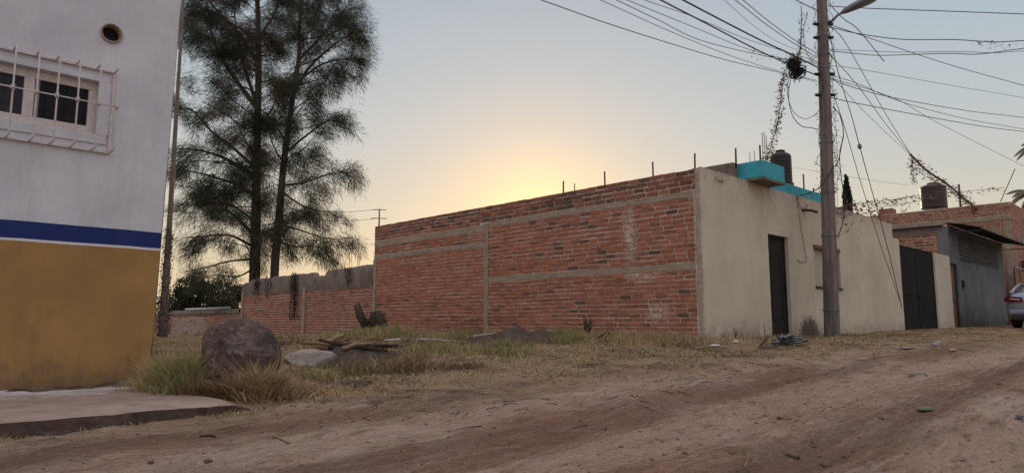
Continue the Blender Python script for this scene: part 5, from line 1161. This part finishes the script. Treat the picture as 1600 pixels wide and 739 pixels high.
clump('grass_clump', 'low dry grass patch right of the dry tangle and below the pale stone', 'grass clump', 462, 6.8, .3, .2, 3000, .14, 1.6, .05, .6)
kq = rng.uniform(-13, -8.2, 2600); kr = .74+np.abs(rng.normal(0, .07, 2600)); kxy = CC[None, :]+kq[:, None]*D2+kr[:, None]*NN
kxy = kxy[rng.random(2600) < sstep(.42, .6, fbm(kq*1.7, kq*0, 8))+.25*sstep(-10.5, -8.5, kq)]
blades('kerb_grass', kxy, rng.uniform(.02, .09, len(kxy)), np.full(len(kxy), 1.2), rng.uniform(.1, .9, len(kxy)), .0022, 'sparse grass and straw along the foot of the kerb')
clump('grass_clump', 'thin straw stalks rising over the front of the boulder', 'grass clump', 388, 6.3, .15, .06, 900, .46, .8, .0, .6, .0018)
clump('grass_clump', 'green tuft in front of the soil heap near the brick wall', 'grass clump', 700, 10.2, .35, .2, 2200, .17, .5, .45, 1)
clump('grass_clump', 'tall faded grass along the foot of the brick wall', 'grass clump', 1000, 11.9, .9, .14, 3600, .20, .6, .2, .75)
clump('grass_clump', 'greenish grass heap at the foot of the burnt stump', 'grass clump', 600, 12.4, .6, .25, 4200, .17, .6, .35, 1)
clump('grass_clump', 'sparse dry weeds at the foot of the beige wall left of the door', 'grass clump', 1165, 12.35, .35, .05, 260, .22, .4, .1, .5, .0025)
def deadplant(px, py, Y, h, label, n=60, spread=.35):
    c = P(px, py, Y); z = gz(c.x, c.y); m = MB()
    for _ in range(n):
        a = random.uniform(0, 6.28); d = Vector((math.cos(a)*spread*random.random(), math.sin(a)*spread*random.random(), 1)).normalized(); p = Vector((c.x, c.y, z-.02)); l_ = h*random.uniform(.5, 1.1)
        p1 = p+d*l_*.5; p2 = p1+(d+Vector((random.gauss(0, .15), 0, 0)))*l_*.5; m.tube([p, p1, p2], [.006, .004, .0015], 4)
    o = m.build('dead_plant', M['stump']); tag(o, label, 'plant')
deadplant(918, 530, 12.3, .40, 'small dead bush standing against the brick wall', 90)
deadplant(1150, 528, 12.3, .30, 'thin dead stalks by the beige wall corner', 7, .3)
deadplant(1196, 530, 12.9, .33, 'two thin dead stalks just left of the black door', 4, .2)
# dead vines over the low wall
def wallvine(px, py0, py1, label, n, wd):
    r0, z0 = on_q(px, py0, -.03); _, z1 = on_q(px, py1, -.03); m = MB(); x, y = XY(-.07, r0)
    o = thing('dead_vine', label, 'vine', (x, y, z0)); 
    for k_ in range(n):
        ox = random.gauss(0, wd); pts = []; L_ = (z0-z1)*random.uniform(.35, 1)
        for j in range(9): t = j/8; pts.append((D2[0]*(-.03)-NN[0]*(ox+.05*math.sin(t*5+k_)), D2[1]*(-.03)-NN[1]*(ox+.05*math.sin(t*5+k_)), .03-L_*t))
        m.tube(pts, .008, 4); leaves(m, [Vector(p) for p in pts], int(26*L_)+6, .03, .03, .02)
    m.build('vine_stems', M['darkvine'], o)
wallvine(405, 434, 486, 'short dark dead vine hanging over the low wall near the tree trunks', 7, .10)
wallvine(464, 428, 508, 'long dark dead vine hanging down the low wall near its middle column', 10, .09)
wallvine(420, 432, 475, 'faint brown vine strands on the low wall between the two dark vines', 3, .25)
wallvine(555, 418, 455, 'thin vine stain near the broken notch of the low wall', 3, .3)
# creeper remnants on the beige wall
def fvine(pts, label, n, sp):
    pl = []
    for px, py in pts: q1_, z1_ = on_r(px, py, .03); x, y = XY(q1_, .03); pl.append(Vector((x, y, z1_)))
    m = MB(); pt = spline(pl, 5); m.tube(pt, .005, 4); leaves(m, pt, n, sp, .022, .0); o = m.build('dead_vine', M['deadvine']); tag(o, label, 'vine')
fvine([(1246, 310), (1250, 345), (1256, 380), (1261, 408)], 'thin dead creeper hanging on the beige wall below the clay spout', 26, .012)
fvine([(1245, 304), (1247, 315), (1255, 328), (1262, 322)], 'withered creeper leaves around the clay spout', 60, .05)
fvine([(1246, 404), (1251, 410), (1262, 409)], 'short broken creeper twig on the beige wall beside the window', 5, .01)
fvine([(1118, 276), (1124, 284), (1130, 282)], 'few withered leaves at the top corner of the beige wall', 14, .05)
# ------------------------------------------------------------ small things on the ground
random.seed(33)
# crumpled roofing sheets by the door
dc = ground_hit(1243, 540); o = thing('debris_pile', 'pile of dark crumpled sheets lying in front of the black door', 'debris', dc)
for i in range(7):
    m = MB(); n = 6; vs = []; an = random.uniform(-.5, .6); L_, W_ = random.uniform(.25, .5), random.uniform(.10, .2); ox, oy, oz = random.uniform(-.22, .2), random.uniform(-.08, .12), .03+.018*i; tl = random.uniform(-.08, .28)
    for j in range(n+1):
        for k_ in range(n+1):
            u, v = (j/n-.5)*L_, (k_/n-.5)*W_; vs.append((ox+u*math.cos(an)-v*math.sin(an), oy+u*math.sin(an)+v*math.cos(an), oz+u*tl+.03*(random.random()-.5)+.02*math.sin(k_*2.1)))
    m.add(vs, [(j*(n+1)+k_, j*(n+1)+k_+1, (j+1)*(n+1)+k_+1, (j+1)*(n+1)+k_) for j in range(n) for k_ in range(n)]); so_ = m.build('crumpled_sheet', M['sheet'], o); sd_ = so_.modifiers.new('s', 'SOLIDIFY'); sd_.thickness = .008
def small_rock(px, py, s, label, mat, seed, name='stone', cat='stone'):
    c = ground_hit(px, py); ob = boulder(name, label, (c.x, c.y, c.z+s*.12), (s, s*.75, s*.5), seed, mat, sub=3); ob['category'] = cat
    ob.rotation_euler = (0, 0, seed*1.3); return ob
M['clod'] = weathered('dirt_clod', (.17, .115, .095), (.12, .08, .07), (.25, .19, .16), 14, .8, .95, .5)
for i, (px, py, s, lab) in enumerate(((1238, 714, .05, 'largest flat clod at the bottom right of the road'), (1277, 713, .028, 'small clod right of the largest clod'), (1321, 714, .030, 'rounded clod, rightmost of the row near the bottom'), (1272, 698, .02, 'smallest clod above the row near the bottom'), (1290, 726, .05, 'flat clod lowest in the row near the bottom'),
        (1219, 654, .03, 'lone clod in the middle of the road'), (1252, 596, .022, 'dark pebble near the far side of the road'), (236, 722, .026, 'round stone alone on the road below the kerb'), (325, 722, .03, 'dark clod right of the round stone below the kerb'), (1376, 654, .04, 'dark clod left of the greenish flat litter'), (1560, 600, .03, 'stone near the right edge of the road'), (945, 670, .025, 'small pale stone at the lower centre of the road'), (1447, 588, .02, 'pebble beside the wheel tracks'))):
    small_rock(px, py, s, lab, M['clod'], 50+i)
# gravel that nobody could count
def gravel(name, label, n, q0, q1, r0, r1, s0, s1, mat, dens=None):
    xy, q_, r_ = scatter(n, q0, q1, r0, r1); k_ = keep_lot(xy, q_, r_)
    k_ &= rng.random(n) < .25+sstep(.45, .65, fbm(xy[:, 0]*1.1, xy[:, 1]*1.1, 91)); xy = xy[k_]; n = len(xy)
    t_ = (1+5**.5)/2; ic = np.array([(-1, t_, 0), (1, t_, 0), (-1, -t_, 0), (1, -t_, 0), (0, -1, t_), (0, 1, t_), (0, -1, -t_), (0, 1, -t_), (t_, 0, -1), (t_, 0, 1), (-t_, 0, -1), (-t_, 0, 1)])/1.9
    fc = np.array([(0, 11, 5), (0, 5, 1), (0, 1, 7), (0, 7, 10), (0, 10, 11), (1, 5, 9), (5, 11, 4), (11, 10, 2), (10, 7, 6), (7, 1, 8), (3, 9, 4), (3, 4, 2), (3, 2, 6), (3, 6, 8), (3, 8, 9), (4, 9, 5), (2, 4, 11), (6, 2, 10), (8, 6, 7), (9, 8, 1)])
    s = s0+(s1-s0)*rng.random(n)**4; V = ic[None]*(s[:, None]*rng.uniform(.6, 1.2, (n, 3)))[:, None, :]+rng.normal(0, .12, (n, 12, 3))*s[:, None, None]
    V[:, :, 2] *= .6; V += np.stack([xy[:, 0], xy[:, 1], hz(xy[:, 0], xy[:, 1])], 1)[:, None, :]
    F = (fc[None]+(np.arange(n)*12)[:, None, None]).reshape(-1); o = np_mesh(name, V.reshape(-1, 3), F, np.full(n*20, 3), np.repeat(rng.random(n), 20), mat); tag(o, label, None, None, 'stuff')
gravel('gravel', 'small pebbles and dirt crumbs strewn over the road', 24000, -12, 14, .5, 8.5, .002, .018, M['clod'])
# litter
def litter(px, py, w_, h_, lab, mat, name='litter', cat='litter', rot=0.3, arch=.02):
    c = ground_hit(px, py); m = MB(); n = 6; vs = []
    for j in range(n+1):
        for k_ in range(n+1):
            u, v = (j/n-.5)*w_, (k_/n-.5)*h_; e_ = 1-(2*abs(k_/n-.5))**2; sh = math.sqrt(max(.05, 1-(2*(j/n-.5))**2*.9)); vs.append((u, v*sh, .012+arch*e_*sh+random.uniform(-.003, .003)))
    m.add(vs, [(j*(n+1)+k_, (j+1)*(n+1)+k_, (j+1)*(n+1)+k_+1, j*(n+1)+k_+1) for j in range(n) for k_ in range(n)], 0, .5, True); o = m.build(name, mat); o.location = c; o.rotation_euler = (0, 0, rot); sd_ = o.modifiers.new('s', 'SOLIDIFY'); sd_.thickness = .003; tag(o, lab, cat)
litter(1447, 643, .16, .07, 'greenish flat piece of litter in the wheel track', M['green_litter'], rot=.1, arch=.03)
litter(1418, 545, .25, .1, 'pale flat scrap on the verge below the black gate', M['stone'])
litter(1462, 541, .13, .1, 'blue and white wrapper on the verge near the gate pier', M['blue_litter'], arch=.05); litter(1466, 538, .14, .08, 'crumpled pale bag beside the blue wrapper', M['stone'], arch=.05)
litter(1489, 549, .14, .07, 'red and pink wrapper at the edge of the road near the car', M['red_litter'], arch=.03); litter(1347, 563, .22, .035, 'flattened pale stick like scrap at the road edge', M['stone'])
litter(1428, 586, .28, .06, 'dusty green scrap in the middle of the far road', M['green_litter'], arch=.01); litter(1594, 655, .08, .06, 'small dark green scrap at the right edge of the road', M['sheet'])
litter(1150, 535, .12, .06, 'small white scrap in the grass near the corner of the beige wall', M['white_litter'])
litter(1117, 541, .2, .05, 'white plastic strip in the grass below the brick corner', M['white_litter'])
litter(564, 545, .22, .12, 'pale plastic scrap on the dark heap of roots', M['stone'], arch=.05)
litter(632, 540, .3, .12, 'grey cloth scrap in the grass near the stump', M['sheet'], arch=.05)
yl = P(117, 668, 4.95); m = MB(); m.add([(0, 0, -.04), (.018, 0, -.01), (.022, .004, .02), (.004, 0, .045), (-.014, .003, .02), (-.012, 0, -.01)], [(0, 1, 2, 3, 4, 5)]); ylo = m.build('fallen_leaf', NT('yellow_leaf').done((.42, .29, .07), .7)); yl.z = gz(yl.x, yl.y)+.04; ylo.location = yl; ylo.rotation_euler = (-.2, .3, .3); tag(ylo, 'yellow leaf leaning against the kerb', 'leaf'); sd_ = ylo.modifiers.new('s', 'SOLIDIFY'); sd_.thickness = .002
# white cord at the foot of the brick wall
def groundline(pix, r, mat, name, label, cat, lift=.03):
    pts = []
    for px, py in pix: c = ground_hit(px, py); pts.append(Vector((c.x, c.y, c.z+lift)))
    m = MB(); m.tube(spline(pts, 6), r, 6); o = m.build(name, mat); tag(o, label, cat); return o
groundline([(600, 536), (650, 534), (700, 537), (735, 539)], .012, M['white_litter'], 'white_rope', 'thin white rope lying along the foot of the brick wall', 'rope', .05)
groundline([(740, 537), (770, 533), (800, 531), (820, 534)], .018, M['white_litter'], 'plastic_pipe', 'white plastic strip draped over the dark soil heap by the wall', 'pipe', .12)
groundline([(510, 550), (522, 543), (536, 537)], .035, M['cutwood'], 'log', 'short pale branch resting on the heap of roots', 'log', .14)
groundline([(411, 676), (428, 683), (441, 688), (452, 694)], .006, M['cutwood'], 'twig', 'curved pale twig on the road right of the kerb end', 'twig', .006)
groundline([(340, 672), (360, 668), (382, 662)], .006, M['cutwood'], 'twig', 'straight pale twig near the end of the kerb', 'twig', .006)
groundline([(312, 683), (330, 683), (336, 684)], .008, M['stump'], 'twig', 'short dark twig on the road below the kerb end', 'twig', .006)
groundline([(935, 537), (948, 528), (953, 531)], .015, M['stump'], 'bent_pipe', 'dark bent hook of pipe in the grass right of the dead bush', 'pipe', .10)
groundline([(1188, 545), (1196, 536), (1200, 528)], .015, M['stump'], 'twig', 'dark stick leaning in the weeds left of the debris pile', 'twig', .05)
groundline([(1164, 736), (1168, 724), (1171, 716)], .004, M['cutwood'], 'twig', 'thin straw upright at the bottom edge right of centre', 'twig', .02)
groundline([(975, 546), (990, 550), (1003, 549)], .010, M['stone'], 'twig', 'pale stick in the grass below the brick wall', 'twig', .04)
# twigs scattered: loose dead branches on the lot
def sticks(name, label, n, q0, q1, r0, r1, sc=.8):
    xy, q_, r_ = scatter(n, q0, q1, r0, r1); k_ = keep_lot(xy, q_, r_); xy = xy[k_]; m = MB()
    for (x, y) in xy:
        a = random.uniform(0, 6.28); L_ = random.uniform(.05, .28)*sc; z = gz(x, y)+.006; x2, y2 = x+L_*math.cos(a), y+L_*math.sin(a); m.tube([(x, y, z), ((x+x2)/2+.01, (y+y2)/2, (z+gz(x2, y2))/2+.008), (x2, y2, gz(x2, y2)+.004)], [.0035*sc+.0006, .003*sc+.0006, .0015], 4, 0, random.random())
    o = m.build(name, M['darkvine']); tag(o, label, None, None, 'stuff')
sticks('dead_twigs', 'many small dead twigs scattered through the lot', 700, -8, 6, -6, 3.2)
sticks('road_straws', 'loose small twigs and straws on the road', 260, -11, 12, 1, 8, .3)
bp = ground_hit(540, 562); o = thing('branch_pile', 'heap of dead branches lying on the dark soil right of the pale stone', 'branches', (bp.x, bp.y, bp.z+.06))
for i in range(16):
    m = MB(); a = random.gauss(.2, .5); L_ = random.uniform(.25, .8); cx_, cy_, cz_ = random.gauss(0, .28), random.gauss(.1, .15), random.uniform(.04, .16); v_ = Vector((math.cos(a), math.sin(a), random.gauss(0, .12)))*L_*.5; c_ = Vector((cx_, cy_, cz_)); r_ = random.uniform(.008, .035)
    m.tube([c_-v_, c_-v_*.2+Vector((0, 0, random.gauss(0, .02))), c_+v_*.4, c_+v_], [r_, r_*.9, r_*.8, r_*.5], 7); m.build('branch', M['stump'] if i % 3 else M['cutwood'], o)
# bare shoots above the low wall
bt = P(553, 445, 22.5); o = thing('bare_sapling', 'leafless sapling twigs rising behind the low wall next to the brick house', 'sapling', (bt.x, bt.y, bt.z-1.5)); m = MB()
for (px, py) in ((565, 373), (549, 392), (560, 385), (545, 400), (535, 395), (528, 385)):
    e_ = P(px, py, 22.5)-Vector(o.location); m.tube([(0, 0, 0), (e_.x*.4, 0, e_.z*.55), (e_.x*.8, .05, e_.z*.8), (e_.x, 0, e_.z)], [.02, .014, .008, .003], 5)
m.build('twigs', M['bark'], o)
print('objects', len(bpy.data.objects))
